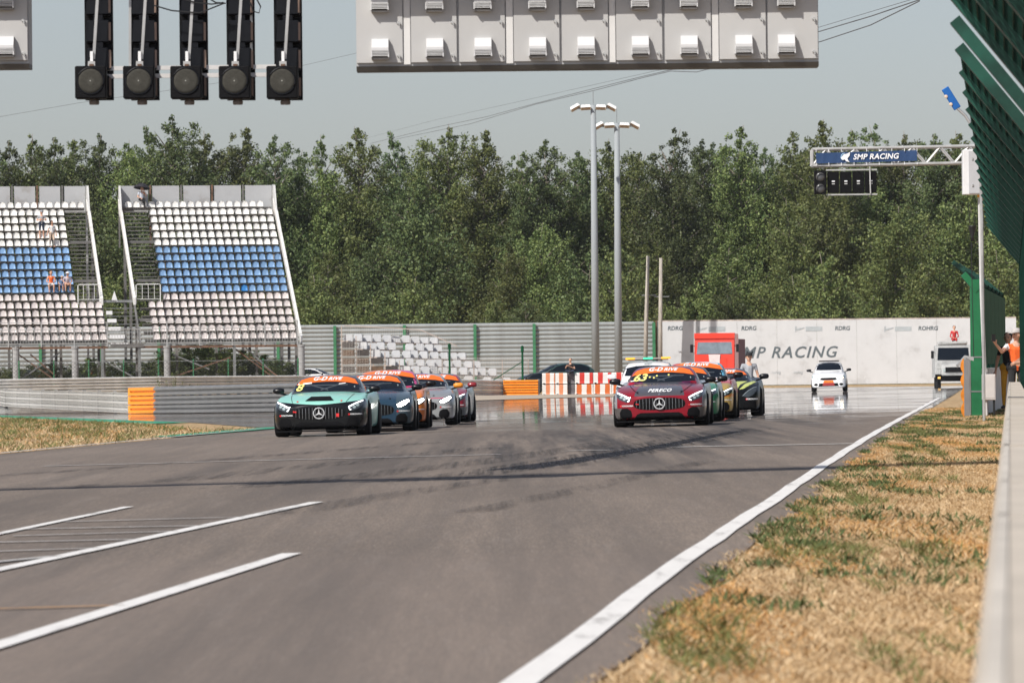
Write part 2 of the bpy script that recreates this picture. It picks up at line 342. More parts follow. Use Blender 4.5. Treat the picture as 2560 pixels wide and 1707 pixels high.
def tyre_marks():
    m, t, b = nmat('tyre_rubber_mark'); N, L = t.nodes, t.links
    b.inputs['Base Color'].default_value = (.020, .019, .020, 1); b.inputs['Roughness'].default_value = .7
    ge = N.new('ShaderNodeNewGeometry'); mp = N.new('ShaderNodeMapping'); mp.inputs['Scale'].default_value = (1, .014, 1); mp.inputs['Rotation'].default_value = (0, 0, -.16); L.new(ge.outputs['Position'], mp.inputs[0])
    no = N.new('ShaderNodeTexNoise'); no.inputs['Scale'].default_value = 9; no.inputs['Detail'].default_value = 6; no.inputs['Roughness'].default_value = .7; L.new(mp.outputs[0], no.inputs['Vector'])
    mr = N.new('ShaderNodeMapRange'); mr.inputs[1].default_value = .42; mr.inputs[2].default_value = .68; mr.inputs[3].default_value = 0; mr.inputs[4].default_value = .42; L.new(no.outputs[0], mr.inputs[0])
    tr = N.new('ShaderNodeBsdfTransparent'); ms = N.new('ShaderNodeMixShader'); L.new(mr.outputs[0], ms.inputs[0]); L.new(tr.outputs[0], ms.inputs[1]); L.new(b.outputs[0], ms.inputs[2]); L.new(ms.outputs[0], N['Material Output'].inputs[0])
    W = ['darkest', 'second darkest', 'long pale', 'short', 'broad', 'thin', 'outer', 'inner', 'foreground']
    for i, (pts, wd) in enumerate([([(1700, 984), (1480, 1028), (1250, 1067), (960, 1108)], .9), ([(1745, 986), (1560, 1022), (1340, 1058), (1090, 1092)], .7), ([(1500, 1000), (1300, 1036), (1050, 1070), (800, 1098), (520, 1124)], .8), ([(1120, 1030), (820, 1062), (420, 1104), (60, 1128)], .8),
                               ([(1660, 992), (1400, 1046), (1180, 1082)], 1.3), ([(1000, 1018), (700, 1042), (300, 1074), (-40, 1098)], .6), ([(1240, 1090), (900, 1140), (640, 1185)], .5), ([(1620, 1062), (1330, 1128), (1080, 1180)], .35)]):
        P_ = [Gd(*p) for p in pts]; cur = []
        for k in range(len(P_) - 1):
            for q in range(6):
                f = q / 6; cur.append((P_[k].x * (1 - f) + P_[k + 1].x * f, P_[k].y * (1 - f) + P_[k + 1].y * f))
        cur.append((P_[-1].x, P_[-1].y)); stripe('tyre_mark', cur, wd, m, '%s rubber tyre mark curving over the asphalt' % W[i], .016 + .0012 * i)
tyre_marks()
# ---- grass blades on the two verges
def blades(name, pts, n, label, hmin, hmax, seed, gb=.82):
    r = random.Random(seed); ms = [mat('straw_blade', (.48, .335, .185), .9, var=.25, scale=3, spec=.1), mat('olive_blade', (.15, .165, .06), .9, var=.3, scale=3, spec=.1), mat('pale_blade', (.59, .445, .275), .9, var=.2, scale=3, spec=.1), mat('rusty_blade', (.54, .31, .125), .9, var=.25, scale=3, spec=.1)]
    vs, fs, mi = [], [], []
    while len(fs) < n:
        x, y, s_ = pts(r)
        q = mnoise.noise((x * 2.2 + seed, y * .10, 0)) + .8 * mnoise.noise((x * 6.0, y * .33, seed))
        green = q + r.uniform(-.7, .7) > gb
        if not green and r.random() < .25: continue
        h = r.uniform(hmin, hmax) * (1.5 if green else .8) * s_; a = r.uniform(0, 2 * pi); wd = r.uniform(.0025, .006) * (1 + y / 60)
        z = g(x, y); k = len(vs); lx, ly = r.gauss(0, h * 1.1), r.gauss(0, h * .9)
        vs += [(x - cos(a) * wd, y - sin(a) * wd, z), (x + cos(a) * wd, y + sin(a) * wd, z), (x + lx, y + ly, z + h)]
        fs.append((k, k + 1, k + 2)); mi.append(1 if green else (3 if mnoise.noise((x * 1.8, y * .13, 7.7)) + r.uniform(-.4, .4) > .30 else (2 if r.random() < .4 else 0)))
    me = bpy.data.meshes.new(name); me.from_pydata(vs, [], fs)
    for q in ms: me.materials.append(q)
    me.polygons.foreach_set('material_index', mi); o = link(name, me); tag(o, label, kind='stuff')
def edge_x(y):
    for (xa, ya), (xb, yb) in zip(EDGE, EDGE[1:]):
        if ya <= y <= yb: return xa + (xb - xa) * (y - ya) / (yb - ya)
    return 40
WALLX = lambda y: -.06 + .0876 * y
def verge(r):
    y = 16 + (150 - 16) * r.random() ** 1.15; x0 = edge_x(y) + .26 + .05 * sin(y * .9) + .04 * sin(y * 2.3) + r.gauss(0, .03); x1 = max(WALLX(y) + .1, x0 + .4)
    return x0 + (x1 - x0) * r.random() ** .9, y, 1.0
blades('grass', verge, 260000, 'dry straw grass with green tufts on the verge beside the white line', .012, .05, 3)
def isle(r):
    y = r.uniform(72, 262)
    if y < 144: x0 = -9.3 + (y - 101) / 43 * 3.2
    else: x0 = np.interp(y, [144, 175, 218, 269], [-6.1, -9.7, -16.3, -24])
    if y < 144: return x0 - .2 - (12 * r.random()), y, 1
    return x0 - 1.6 - 9 * r.random(), y, 1
blades('grass', isle, 60000, 'dry brown grass island in the fork of the tracks', .04, .11, 5, .42)
def tuft(r, spots=[(R.uniform(24, 140), R.random(), R.uniform(.12, .4)) for _ in range(120)]):
    y, u, s_ = spots[r.randrange(len(spots))]; x0 = edge_x(y); x1 = WALLX(y)
    return max(x0 + .30, x0 + .15 + (x1 - x0 - .3) * u + r.gauss(0, s_ * .4)), y + r.gauss(0, s_ * 2), 1.1
def tufts():
    r = random.Random(9); m_ = mat('green_leaf_blade', (.085, .115, .042), .8, var=.3, scale=5, spec=.2); vs, fs = [], []
    for _ in range(9000):
        x, y, _s = tuft(r); h = r.uniform(.02, .075); a = r.uniform(0, 6.3); wd = r.uniform(.006, .014) * (1 + y / 90); k = len(vs); z = g(x, y)
        vs += [(x - cos(a) * wd, y - sin(a) * wd, z), (x + cos(a) * wd, y + sin(a) * wd, z), (x + r.gauss(0, .05), y + r.gauss(0, .05), z + h)]; fs.append((k, k + 1, k + 2))
    o = MB().add(vs, fs).build('weeds', m_); tag(o, 'green weed tufts scattered through the verge', kind='stuff')
tufts()
# ================================================================== the wood
def leaf_mat(name, c0, c1):
    m, t, b = nmat(name); N, L = t.nodes, t.links
    ge = N.new('ShaderNodeNewGeometry'); oi = N.new('ShaderNodeObjectInfo')
    cr = N.new('ShaderNodeValToRGB'); cr.color_ramp.elements[0].color = (*c0, 1); cr.color_ramp.elements[1].color = (*c1, 1)
    L.new(ge.outputs['Random Per Island'], cr.inputs[0])
    mr = N.new('ShaderNodeMapRange'); mr.inputs[3].default_value = .62; mr.inputs[4].default_value = 1.3; L.new(oi.outputs['Random'], mr.inputs[0])
    hv = N.new('ShaderNodeHueSaturation'); L.new(cr.outputs[0], hv.inputs['Color']); L.new(mr.outputs[0], hv.inputs['Value'])
    m2 = N.new('ShaderNodeMapRange'); m2.inputs[3].default_value = .478; m2.inputs[4].default_value = .515; L.new(oi.outputs['Random'], m2.inputs[0]); L.new(m2.outputs[0], hv.inputs['Hue'])
    L.new(hv.outputs[0], b.inputs['Base Color']); b.inputs['Roughness'].default_value = .55; b.inputs['Specular IOR Level'].default_value = .3
    tr = N.new('ShaderNodeBsdfTranslucent'); L.new(hv.outputs[0], tr.inputs[0])
    ms = N.new('ShaderNodeMixShader'); ms.inputs[0].default_value = .2; L.new(b.outputs[0], ms.inputs[1]); L.new(tr.outputs[0], ms.inputs[2]); L.new(ms.outputs[0], N['Material Output'].inputs[0])
    return m
M_LEAF = leaf_mat('birch_leaves', (.058, .094, .028), (.228, .262, .088))
M_LEAF2 = leaf_mat('dark_leaves', (.044, .078, .028), (.168, .210, .078))
M_BIRCH = mat('birch_bark', (.20, .17, .14), .8, var=.15, scale=3, dirt=(.08, .07, .06), stretch=(1, 1, .6))
def tree_proto(seed, H, W, c0, n, leaf, lm, peaky):
    """trunk mesh and crown mesh of a tree H m tall: clumps of leaf-sized faces around rising limbs"""
    r = random.Random(seed); tr = MB()
    wob = [(r.gauss(0, .012) * H, r.gauss(0, .012) * H) for _ in range(6)]
    def ctr(h):
        i = min(4, int(h * 5)); f = h * 5 - i; return Vector((wob[i][0] * (1 - f) + wob[i + 1][0] * f, wob[i][1] * (1 - f) + wob[i + 1][1] * f, h * H))
    tr.tube([ctr(k / 8) for k in range(9)], [max(.02, .011 * H * (1 - k / 8.3)) for k in range(9)], 6)
    CL = []
    nl = int(10 + H * 2.1)
    for k in range(nl):
        h = c0 + (1 - c0) * ((k + r.random()) / nl) ** .9; t = (h - c0) / (1 - c0)
        rad = W * (.72 + .28 * t / .3 if t < .3 else ((1 - t) / .7) ** (.36 + .2 * peaky) + .03) * r.uniform(.68, 1.10)
        if t > .94: rad *= .55
        a = k * 2.399 + r.uniform(-.5, .5); base = ctr(max(.02, h - .05 - .04 * (1 - t)))
        tip = ctr(min(.99, h)) + Vector((cos(a) * rad, sin(a) * rad, rad * r.uniform(.05, .5)))
        if t < .9 and rad > .6: tr.tube([base, base.lerp(tip, .6), tip], [.0035 * H, .002 * H, .01], 4, cap=False)
        nc = max(2, int(rad * 2.5))
        for q in range(nc):
            f = .12 + .92 * (q + r.random() * .8) / nc
            c = base.lerp(tip, f) + Vector((r.gauss(0, .22), r.gauss(0, .22), r.gauss(0, .25))) * (.4 + rad * .25)
            cs = (.36 + .16 * rad) * r.uniform(.65, 1.25) * (.7 if t > .85 else 1)
            k_ = int(n * r.uniform(.6, 1.3) * (.5 + cs)); CL.append((c, cs, k_))
    rg = np.random.default_rng(seed)
    C = np.repeat(np.array([c for c, _, _ in CL]), [k for _, _, k in CL], 0); CS = np.repeat(np.array([q for _, q, _ in CL]), [k for _, _, k in CL])[:, None]; m_ = len(C)
    d = rg.normal(size=(m_, 3)) * (1, 1, .8); d /= np.linalg.norm(d, axis=1, keepdims=True); p = C + d * CS * rg.random((m_, 1)) ** .45
    p[:, 2:3] -= rg.random((m_, 1)) ** 2 * CS * .8
    u = rg.normal(size=(m_, 3)); u /= np.linalg.norm(u, axis=1, keepdims=True); w_ = np.cross(u, rg.normal(size=(m_, 3))); w_ /= np.linalg.norm(w_, axis=1, keepdims=True)
    s_ = leaf * rg.uniform(.6, 1.35, (m_, 1)); V = np.stack([p - u * s_, p + w_ * s_ * .55, p + u * s_, p - w_ * s_ * .55], 1).reshape(-1, 3).tolist(); F = np.arange(m_ * 4).reshape(-1, 4).tolist()
    crown = bpy.data.meshes.new('crown'); crown.from_pydata(V, [], F); crown.materials.append(lm)
    return tr.mesh('trunk', M_BIRCH, True), crown, H
PROT = {'tall': [tree_proto(11 + k, 22, W_, .14, 74, .115, lm, pk) for k, (W_, lm, pk) in enumerate([(3.9, M_LEAF, .5), (4.3, M_LEAF2, .2), (3.4, M_LEAF, .9), (4.5, M_LEAF, .0), (3.9, M_LEAF2, .7)])],
        'mid': [tree_proto(31 + k, 15, W_, .10, 74, .115, lm, .5) for k, (W_, lm) in enumerate([(4.0, M_LEAF2), (4.4, M_LEAF), (3.7, M_LEAF)])],
        'low': [tree_proto(51 + k, 9, W_, .03, 74, .11, lm, .4) for k, (W_, lm) in enumerate([(3.0, M_LEAF), (3.4, M_LEAF2), (2.8, M_LEAF)])]}
def plant_tree(kind, name, X, Y, H, label, group):
    tr, cr, H0 = R.choice(PROT[kind]); k = H / H0
    o = thing(name, label, 'tree', gp(X, Y), R.uniform(0, 6.3), group); s_ = k * R.uniform(.92, 1.12)
    o.scale = (s_, s_, k); link('trunk', tr, None, o); link('crown', cr, None, o)
sky_px = [(-60, 318), (15, 325), (70, 308), (118, 318), (165, 318), (222, 308), (285, 322), (340, 292), (405, 266), (478, 300), (562, 290), (635, 312), (690, 345), (740, 310), (818, 290), (902, 304), (960, 352), (1036, 285), (1112, 296), (1190, 352),
          (1255, 322), (1330, 348), (1392, 318), (1470, 352), (1558, 298), (1622, 322), (1702, 288), (1758, 340), (1822, 298), (1892, 274), (1960, 296), (2000, 288), (2082, 302), (2140, 310), (2208, 300), (2275, 318), (2340, 300), (2410, 310)]
for i, (x, y) in enumerate(sky_px):
    Y = 498 + R.uniform(-7, 7); p = P(x * D2S, y * D2S, Y)
    plant_tree('tall', 'birch_tree', p.x, Y, p.z - g(p.x, Y), 'tall birch whose tip forms the skyline of the wood, %s from the left' % ORD[i] if i < 36 else 'tall birch whose tip forms the skyline at the right edge, %s one' % ['first', 'second'][i - 36], 'birches along the skyline of the wood')
for i in range(34):
    Y = 514 + R.uniform(-5, 5); X = LX(-60 + i * 80 + R.uniform(-20, 20), Y)
    plant_tree('tall', 'birch_tree', X, Y, R.uniform(19, 21.8), 'birch half hidden behind the skyline birches, %s from the left' % ORD[i], 'hidden birches at the back of the wood')
for i in range(19):
    Y = 476 + R.uniform(-6, 6); X = LX(-70 + i * 145 + R.uniform(-50, 50), Y)
    plant_tree('mid', 'deciduous_tree', X, Y, R.uniform(11.5, 18), 'middle-height tree in the wood below the skyline, %s from the left' % ORD[i], 'middle trees of the wood')
for i in range(22):
    Y = 454 + R.uniform(-7, 5); X = LX(-60 + i * 126 + R.uniform(-40, 40), Y)
    plant_tree('low', 'young_tree', X, Y, R.uniform(6.5, 12), 'low bushy young tree at the front edge of the wood, %s from the left' % ORD[i], 'young trees along the front of the wood')
plant_tree('low', 'young_tree', LX(1600, 436), 436, 5.6, 'pale young birch behind the two short wooden posts', None)
# ================================================================== rails and fences
M_GALV = mat('galvanised_steel', (.52, .52, .51), .45, .55, var=.16, scale=2.5)
M_GALVD = mat('galvanised_steel_dull', (.26, .27, .27), .5, .4, var=.2, scale=2)
M_RAIL = mat('rail_steel_weathered', (.20, .20, .20), .42, .3, var=.25, scale=1.5, dirt=(.10, .075, .05))
M_ORG = mat('orange_paint', (.80, .27, .02), .45, var=.12, scale=3)
M_GPOST = mat('green_post_paint', (.045, .20, .09), .5, var=.2, scale=2)
M_GDARK = mat('dark_green_paint', (.010, .085, .036), .7, var=.3, scale=2, spec=.08)
M_BLACK = mat('black_paint', (.012, .012, .013), .5, var=.1)
M_RUST = mat('rusty_steel', (.17, .095, .06), .8, var=.35, scale=3)
M_GREY = mat('grey_sheet', (.40, .41, .42), .6, var=.1, scale=.8, dirt=(.28, .26, .24))
M_WHT = mat('white_sheet', (.80, .80, .80), .55, var=.05, scale=1)
M_WOOD = mat('weathered_wood', (.42, .38, .33), .9, var=.3, scale=4, stretch=(3, 3, .4))
WB = [(0, -.155), (.02, -.153), (.10, -.138), (.105, -.075), (.004, -.022), (.004, .030), (.10, .046), (.105, .105), (.022, .15), (0, .155)]
RIB = [(0, -.155), (.03, -.15), (.085, -.09), (.10, -.03), (.10, .05), (.08, .11), (.03, .15), (0, .155)]
def wbeam_mesh(L_, name='beam', m=None, k=1.0, prof=None):
    prof = prof or WB; vs = [(x, -d, z * k) for x in (0, L_) for d, z in prof]; n = len(prof)
    return MB().add(vs, [(i, i + 1, n + i + 1, n + i) for i in range(n - 1)]).mesh(name, m)
def guardrail(label, path, rows, pitch, z0, m, spacing, post_front=False, group=None, orange=0, m_post=None, bk=1.0):
    """path of ground points from one end to the other; every beam and post is a part"""
    root = thing('guardrail', label, 'guardrail', path[0], group=group); o0 = Vector(path[0])
    pts = []
    for a, b in zip(path, path[1:]):
        a, b = Vector(a), Vector(b); n = max(1, round((b - a).length / spacing)); pts += [a.lerp(b, i / n) for i in range(n)]
    pts.append(Vector(path[-1])); cache = {}
    for i, p in enumerate(pts):
        q = pts[min(i + 1, len(pts) - 1)]
        h = z0 + (rows - 1) * pitch + .2
        d = (pts[min(i + 1, len(pts) - 1)] - pts[max(i - 1, 0)]).normalized(); nrm = Vector((d.y, -d.x, 0))
        b = MB().box((0, 0, h / 2), (.10, .14, h)); po = b.build('post', m_post or M_GALVD, root); po.location = p - o0 + nrm * (.16 if post_front else -.09); po.rotation_euler = (0, 0, atan2(d.y, d.x))
        if i == len(pts) - 1: break
        L_ = (q - p).length; mm = M_ORG if i < orange else m
        key = (round(L_, 2), mm.name)
        if key not in cache: cache[key] = wbeam_mesh(L_, 'beam', mm, bk)
        for k in range(rows):
            be = link('beam', cache[key], None, root); be.location = p - o0 + Vector((0, 0, z0 + pitch * k)); dd = q - p
            be.rotation_euler = (0, -math.asin(dd.z / L_), atan2(dd.y, dd.x))
    return root, pts
def gpl(*l): return [gp(LX(x, Y), Y) for x, Y in l]
ra, _ = guardrail('triple steel guardrail with bright orange end behind the mint car', gpl((326, 251), (540, 238), (751, 228), (1000, 226)), 3, .385, .2, M_RAIL, 1.4, orange=3, bk=1.2)
cap = MB()
for k in range(3):
    n = 8; c = [(.0 - .12 * sin(pi * i / n), -.09 * cos(pi * i / n)) for i in range(n + 1)]
    z = .2 + .385 * k; vs = [(x, y, z + h) for h in (-.17, .17) for x, y in c]; cap.add(vs, [(i, i + 1, n + 2 + i, n + 1 + i) for i in range(n)])
cap.build('end_cap', M_ORG, ra)
guardrail('guardrail seen from behind with grey posts, running back from the orange end', gpl((318, 252), (8, 303), (-60, 314)), 3, .30, .2, mat('rail_pale', (.62, .60, .56), .45, .3, var=.15, scale=2), 5.6, post_front=True, m_post=mat('concrete_post', (.33, .32, .31), .8, var=.15))
guardrail('long pale triple guardrail in front of the grandstands', gpl((-70, 322), (400, 328), (740, 336), (1258, 368)), 3, .34, .15, mat('rail_light', (.60, .58, .54), .5, .25, var=.25, scale=1.3, dirt=(.30, .27, .24)), 3.9)
rb, _ = guardrail('short bright orange guardrail end beside the striped blocks', gpl((1258, 367.5), (1300, 367.2), (1345, 367)), 3, .34, .15, M_ORG, 1.1)
def rail_fence(label, pxs, Y, rows, z0, pitch, group=None):
    root = thing('rail_fence', label, 'fence', gp(LX(pxs[0], Y), Y), group=group)
    x0 = root.location.x; m = mat('fence_rail', (.31, .33, .33), .5, .35, var=.2, scale=1.2, dirt=(.26, .26, .25)); cache = {}
    for i, x in enumerate(pxs):
        X = LX(x, Y); MB().box((0, 0, 2.35), (.22, .22, 4.7)).build('post', M_GPOST, root).location = (X - x0, -.28, 0)
        if i + 1 < len(pxs):
            L_ = round(LX(pxs[i + 1], Y) - X, 2)
            me = cache.setdefault(L_, wbeam_mesh(L_, 'rail', m, 1.02, RIB))
            for k in range(rows): link('rail', me, None, root).location = (X - x0, 0, z0 + pitch * k)
    return root
rail_fence('tall grey ribbed rail fence with green posts below the wood', [int(v * D2S) for v in (-50, 94, 230, 366, 500, 640, 770, 930, 1092, 1228, 1365, 1503)], 424, 15, .18, .317)
def banner_wall():
    Y = 424.2; xa, xb = LX(1644, Y), LX(2424, Y); z0 = g(xa, Y); root = thing('banner_wall', 'long white banner wall reading SMP RACING behind the track', 'wall', (xa, Y, z0))
    n = 9; wd = (xb - xa + 3.5) / n; H = 4.85
    m = mat('white_banner', (.58, .59, .60), .6, var=.07, scale=.7, dirt=(.42, .42, .42))
    for i in range(n):
        me = MB().bb(i * wd + .006, (i + 1) * wd - .006, 0, .05, .06, H).mesh('panel', m); o = link('panel', me, None, root); o.location.y = .012 * (i % 2)
    MB().bb(-.05, n * wd, .06, .16, H - .12, H + .10).build('top_rail', mat('timber_rail', (.45, .38, .33), .9, var=.3, scale=3), root)
    MB().bb(-.12, -.02, -.1, .1, 0, H + .12).build('end_post', M_RUST, root)
    MB().bb(-.05, n * wd, -.03, .0, .0, .055).build('foot_board', mat('mossy_board', (.16, .15, .08), .9, var=.4, scale=2), root)
    dk, gy = mat('banner_ink_dark', (.11, .135, .15), .7, var=.1), mat('banner_ink_grey', (.42, .46, .48), .7, var=.1)
    def put(txt, xs, ys, size, mm, sh=.25, bold=.0, sp=1.0):
        me = text_mesh(txt, size, sh, bold, .002, space=sp); me.materials.append(mm); o = link('lettering', me, None, root); p = P(xs, ys, Y)
        o.location = (p.x - xa, -.006, p.z - z0); o.rotation_euler = (pi / 2, 0, 0); return o
    put('SMP RACING', 1962, 882, 1.18, dk, .28, .02, 1.16)
    for x in (1688, 1872, 2106, 2320): put('ROHRG' if x > 2200 else 'RDRG', x, 821, .42, dk, .1, .014)
    for x in (1792, 2035, 2258):
        MB().bb(-.62, .62, -.006, 0, -.17, .17).build('logo_block', gy, root).location = (P(x, 822, Y).x - xa, -.003, P(x, 822, Y).z - z0)
        b = MB(); b.prism([(-1.3, -.12), (-.75, .05), (-.72, .12), (-1.35, .02)], -.006, 0); b.prism([(-1.42, -.2), (-1.36, -.2), (-1.3, .22), (-1.4, .2)], -.006, 0); b.build('logo_swoosh', gy, root).location = (P(x, 822, Y).x - xa, -.003, P(x, 822, Y).z - z0)
    for x in (1995, 1940):
        put('rohrg', x, 931, .3, gy, .2)
banner_wall()
# ---- light masts and wooden posts
def mast(label, xt, yt, Y, xb):
    p, base = P(xt, yt, Y), gp(LX(xb, Y), Y); H = p.z - base.z
    root = thing('light_mast', label, 'light mast', base, group='tall floodlight masts')
    lean = (p.x - base.x)
    MB().tube([(0, 0, 0), (lean * .5, 0, H * .5), (lean, 0, H)], [.30, .25, .19], 14).build('mast', mat('mast_concrete', (.28, .305, .32), .75, var=.14, scale=1.2, stretch=(4, 4, .35), dirt=(.33, .34, .34)), root, True)
    MB().tube([(lean, 0, H), (lean, 0, H + 1.05)], .022, 5).build('lightning_rod', M_GALVD, root)
    MB().tube([(lean - 1.35, -.1, H - .25), (lean + 1.35, -.1, H - .25)], .05, 6).build('crossarm', M_GALVD, root)
    for k, sx in enumerate((-1.32, -.55, .55, 1.32)):
        M = Matrix.Rotation((-.5 if sx < 0 else .5) * (1 if abs(sx) > 1 else .1), 3, 'Y') @ Matrix.Rotation(-.35, 3, 'X')
        b = MB(); b.prism([(-.38, -.1), (.38, -.1), (.30, .1), (-.30, .1)], -.28, .28); b.v = [tuple(M @ Vector(v)) for v in b.v]
        o = b.build('floodlight', mat('floodlight_housing', (.78, .78, .77), .5, var=.08), root); o.location = (lean + sx, -.2, H - .18)
        q = MB().box((0, 0, -.108), (.62, .46, .012), M=M); q.v = [tuple(Vector(v)) for v in q.v]; lens = MB(); lens.box((0, 0, 0), (.64, .48, .02), M=M); le = lens.build('floodlight_glass', mat('floodlight_glass', (.30, .22, .17), .2, var=.1), o); le.location = M @ Vector((0, 0, -.105))
mast('tall grey floodlight mast, the taller of the two', 1483, 263, 414, 1489)
mast('tall grey floodlight mast, the shorter of the two', 1542, 308, 418, 1546)
def wood_post(label, xt, yt, xb, Y):
    p, base = P(xt, yt, Y), gp(LX(xb, Y), Y); H = p.z - base.z; root = thing('wooden_post', label, 'post', base, group='wooden posts')
    MB().tube([(0, 0, 0), ((p.x - base.x) * .4, 0, H * .5), (p.x - base.x, 0, H)], [.19, .16, .12], 8).build('pole', M_WOOD, root, True)
    MB().tube([(p.x - base.x - .5, 0, H * .70), (p.x - base.x + .6, 0, H * .70)], .04, 5).build('bracket', M_GALVD, root)
wood_post('wooden post left of the white banner wall', 1620, 640, 1612, 421)
wood_post('wooden post at the corner of the white banner wall', 1652, 645, 1650, 421)
# ---- striped blocks
def stripe_mat(name, a, b, k, ph=0):
    m, t, bs = nmat(name); N, L = t.nodes, t.links
    tc = N.new('ShaderNodeTexCoord'); sp = N.new('ShaderNodeSeparateXYZ'); L.new(tc.outputs['Object'], sp.inputs[0])
    no = N.new('ShaderNodeTexNoise'); no.inputs['Scale'].default_value = 3; L.new(tc.outputs['Object'], no.inputs['Vector'])
    ad = N.new('ShaderNodeMath'); ad.operation = 'MULTIPLY_ADD'; ad.inputs[1].default_value = .06; L.new(no.outputs[0], ad.inputs[0]); L.new(sp.outputs[0], ad.inputs[2])
    mu = N.new('ShaderNodeMath'); mu.operation = 'MULTIPLY_ADD'; mu.inputs[1].default_value = k; mu.inputs[2].default_value = ph; L.new(ad.outputs[0], mu.inputs[0])
    fr = N.new('ShaderNodeMath'); fr.operation = 'FRACT'; L.new(mu.outputs[0], fr.inputs[0])
    gt = N.new('ShaderNodeMath'); gt.operation = 'GREATER_THAN'; gt.inputs[1].default_value = .5; L.new(fr.outputs[0], gt.inputs[0])
    mx = N.new('ShaderNodeMix'); mx.data_type = 'RGBA'; L.new(gt.outputs[0], mx.inputs[0]); mx.inputs[6].default_value = (*a, 1); mx.inputs[7].default_value = (*b, 1)
    L.new(mx.outputs[2], bs.inputs['Base Color']); bs.inputs['Roughness'].default_value = .55; return m
SB = {'red': stripe_mat('red_white_stripes', (.70, .68, .65), (.55, .03, .02), 1.55), 'org': stripe_mat('orange_white_stripes', (.70, .68, .64), (.58, .13, .02), 1.55, .3), 'faded': stripe_mat('faded_stripes', (.72, .70, .66), (.66, .24, .11), 1.9)}
def block(label, x0, x1, zrow, key, Y, dark=False):
    xa, xb = LX(x0, Y), LX(x1, Y); wd = xb - xa - .03; H = .70
    root = thing('barrier_block', label, 'barrier', (xa, Y, g(xa, Y) + zrow * (H + .015)), group='striped barrier blocks')
    prof = [(0, 0), (0, .06), (.04, .10), (.04, H - .08), (.07, H), (.53, H), (.56, H - .08), (.56, .10), (.60, .06), (.60, 0)]
    MB().prism([(y, z) for y, z in prof], 0, wd, 'yz').build('shell', SB[key] if not dark else mat('dark_block', (.13, .12, .13), .7, var=.2), root, bevel=.015)
    MB().bb(.06, .2, -.006, .03, .0, .07).build('foot_slot', M_BLACK, root)
for zr, nm in ((0, 'lower'), (1, 'upper')):
    block('%s faded orange striped block beside the orange rail' % nm, 1355, 1388, zr, 'faded', 368)
    block('%s faded orange striped block beside the dark block' % nm, 1388, 1419, zr, 'faded', 368)
    block('%s dark grey block between the striped blocks' % nm, 1419, 1437, zr, 'red', 368.3, True)
    k = 'org' if zr == 0 else 'red'
    for j, pl in enumerate(('next to the dark block', 'in the middle of its row', 'nearest the white safety car')):
        block('%s bold %s and white striped block %s' % (nm, 'orange' if zr == 0 else 'red', pl), 1437 + j * 46, 1483 + j * 46, zr, k, 368)
# ================================================================== grandstands
M_SEAT = {'w': mat('seat_white', (.76, .75, .72), .45, var=.06, scale=.6), 'b': mat('seat_blue', (.19, .33, .53), .45, var=.1, scale=.6), 'p': mat('seat_pale_pink', (.61, .555, .535), .5, var=.08, scale=.6), 'd': mat('seat_deep_blue', (.03, .20, .50), .4, var=.05)}
def seat_mesh(m):
    """bucket seat: rounded shell back curving into a pan"""
    prof = [(.40, .02, .20), (.40, .0, .205), (.20, -.01, .21), (.06, .03, .21), (.0, .14, .205), (-.025, .30, .19), (-.04, .37, .14), (-.04, .385, .08)]
    vs, fs, us = [], [], (-1, -.82, -.4, .4, .82, 1)
    for y, z, hw in prof:
        for u in us: vs.append((u * hw, -y + (-.055 if abs(u) == 1 else 0), z + (.035 if abs(u) == 1 and z < .2 else 0)))
    n = len(us)
    for i in range(len(prof) - 1):
        for k in range(n - 1): fs.append((i * n + k, i * n + k + 1, (i + 1) * n + k + 1, (i + 1) * n + k))
    return MB().add(vs, fs).mesh('seat', m, True)
for m_ in M_SEAT.values():                     # sun-bleached by different amounts
    N_, L_ = m_.node_tree.nodes, m_.node_tree.links; bs_ = N_['Principled BSDF']; src_ = bs_.inputs['Base Color'].links[0].from_socket
    oi_, mr_, hv_ = N_.new('ShaderNodeObjectInfo'), N_.new('ShaderNodeMapRange'), N_.new('ShaderNodeHueSaturation'); mr_.inputs[3].default_value = .84; mr_.inputs[4].default_value = 1.06
    L_.new(oi_.outputs['Random'], mr_.inputs[0]); L_.new(mr_.outputs[0], hv_.inputs['Value']); L_.new(src_, hv_.inputs['Color']); L_.new(hv_.outputs[0], bs_.inputs['Base Color'])
SEATM = {k: seat_mesh(m) for k, m in M_SEAT.items()}
SX, SY, SYAW = LX(752, 345), 345.0, radians(9)
RISE, DEEP, PIT, Z0 = .492, .75, .487, 3.22
SG = .45
def stand_pt(x, r, dz=0):                       # world point at row r of the stands
    c, s_ = cos(SYAW), sin(SYAW); v = DEEP * r
    return Vector((SX + x * c - v * s_, SY + x * s_ + v * c, SG + Z0 + RISE * r + dz))
M_TREAD = mat('tread_steel', (.17, .165, .16), .7, .2, var=.25, scale=2)
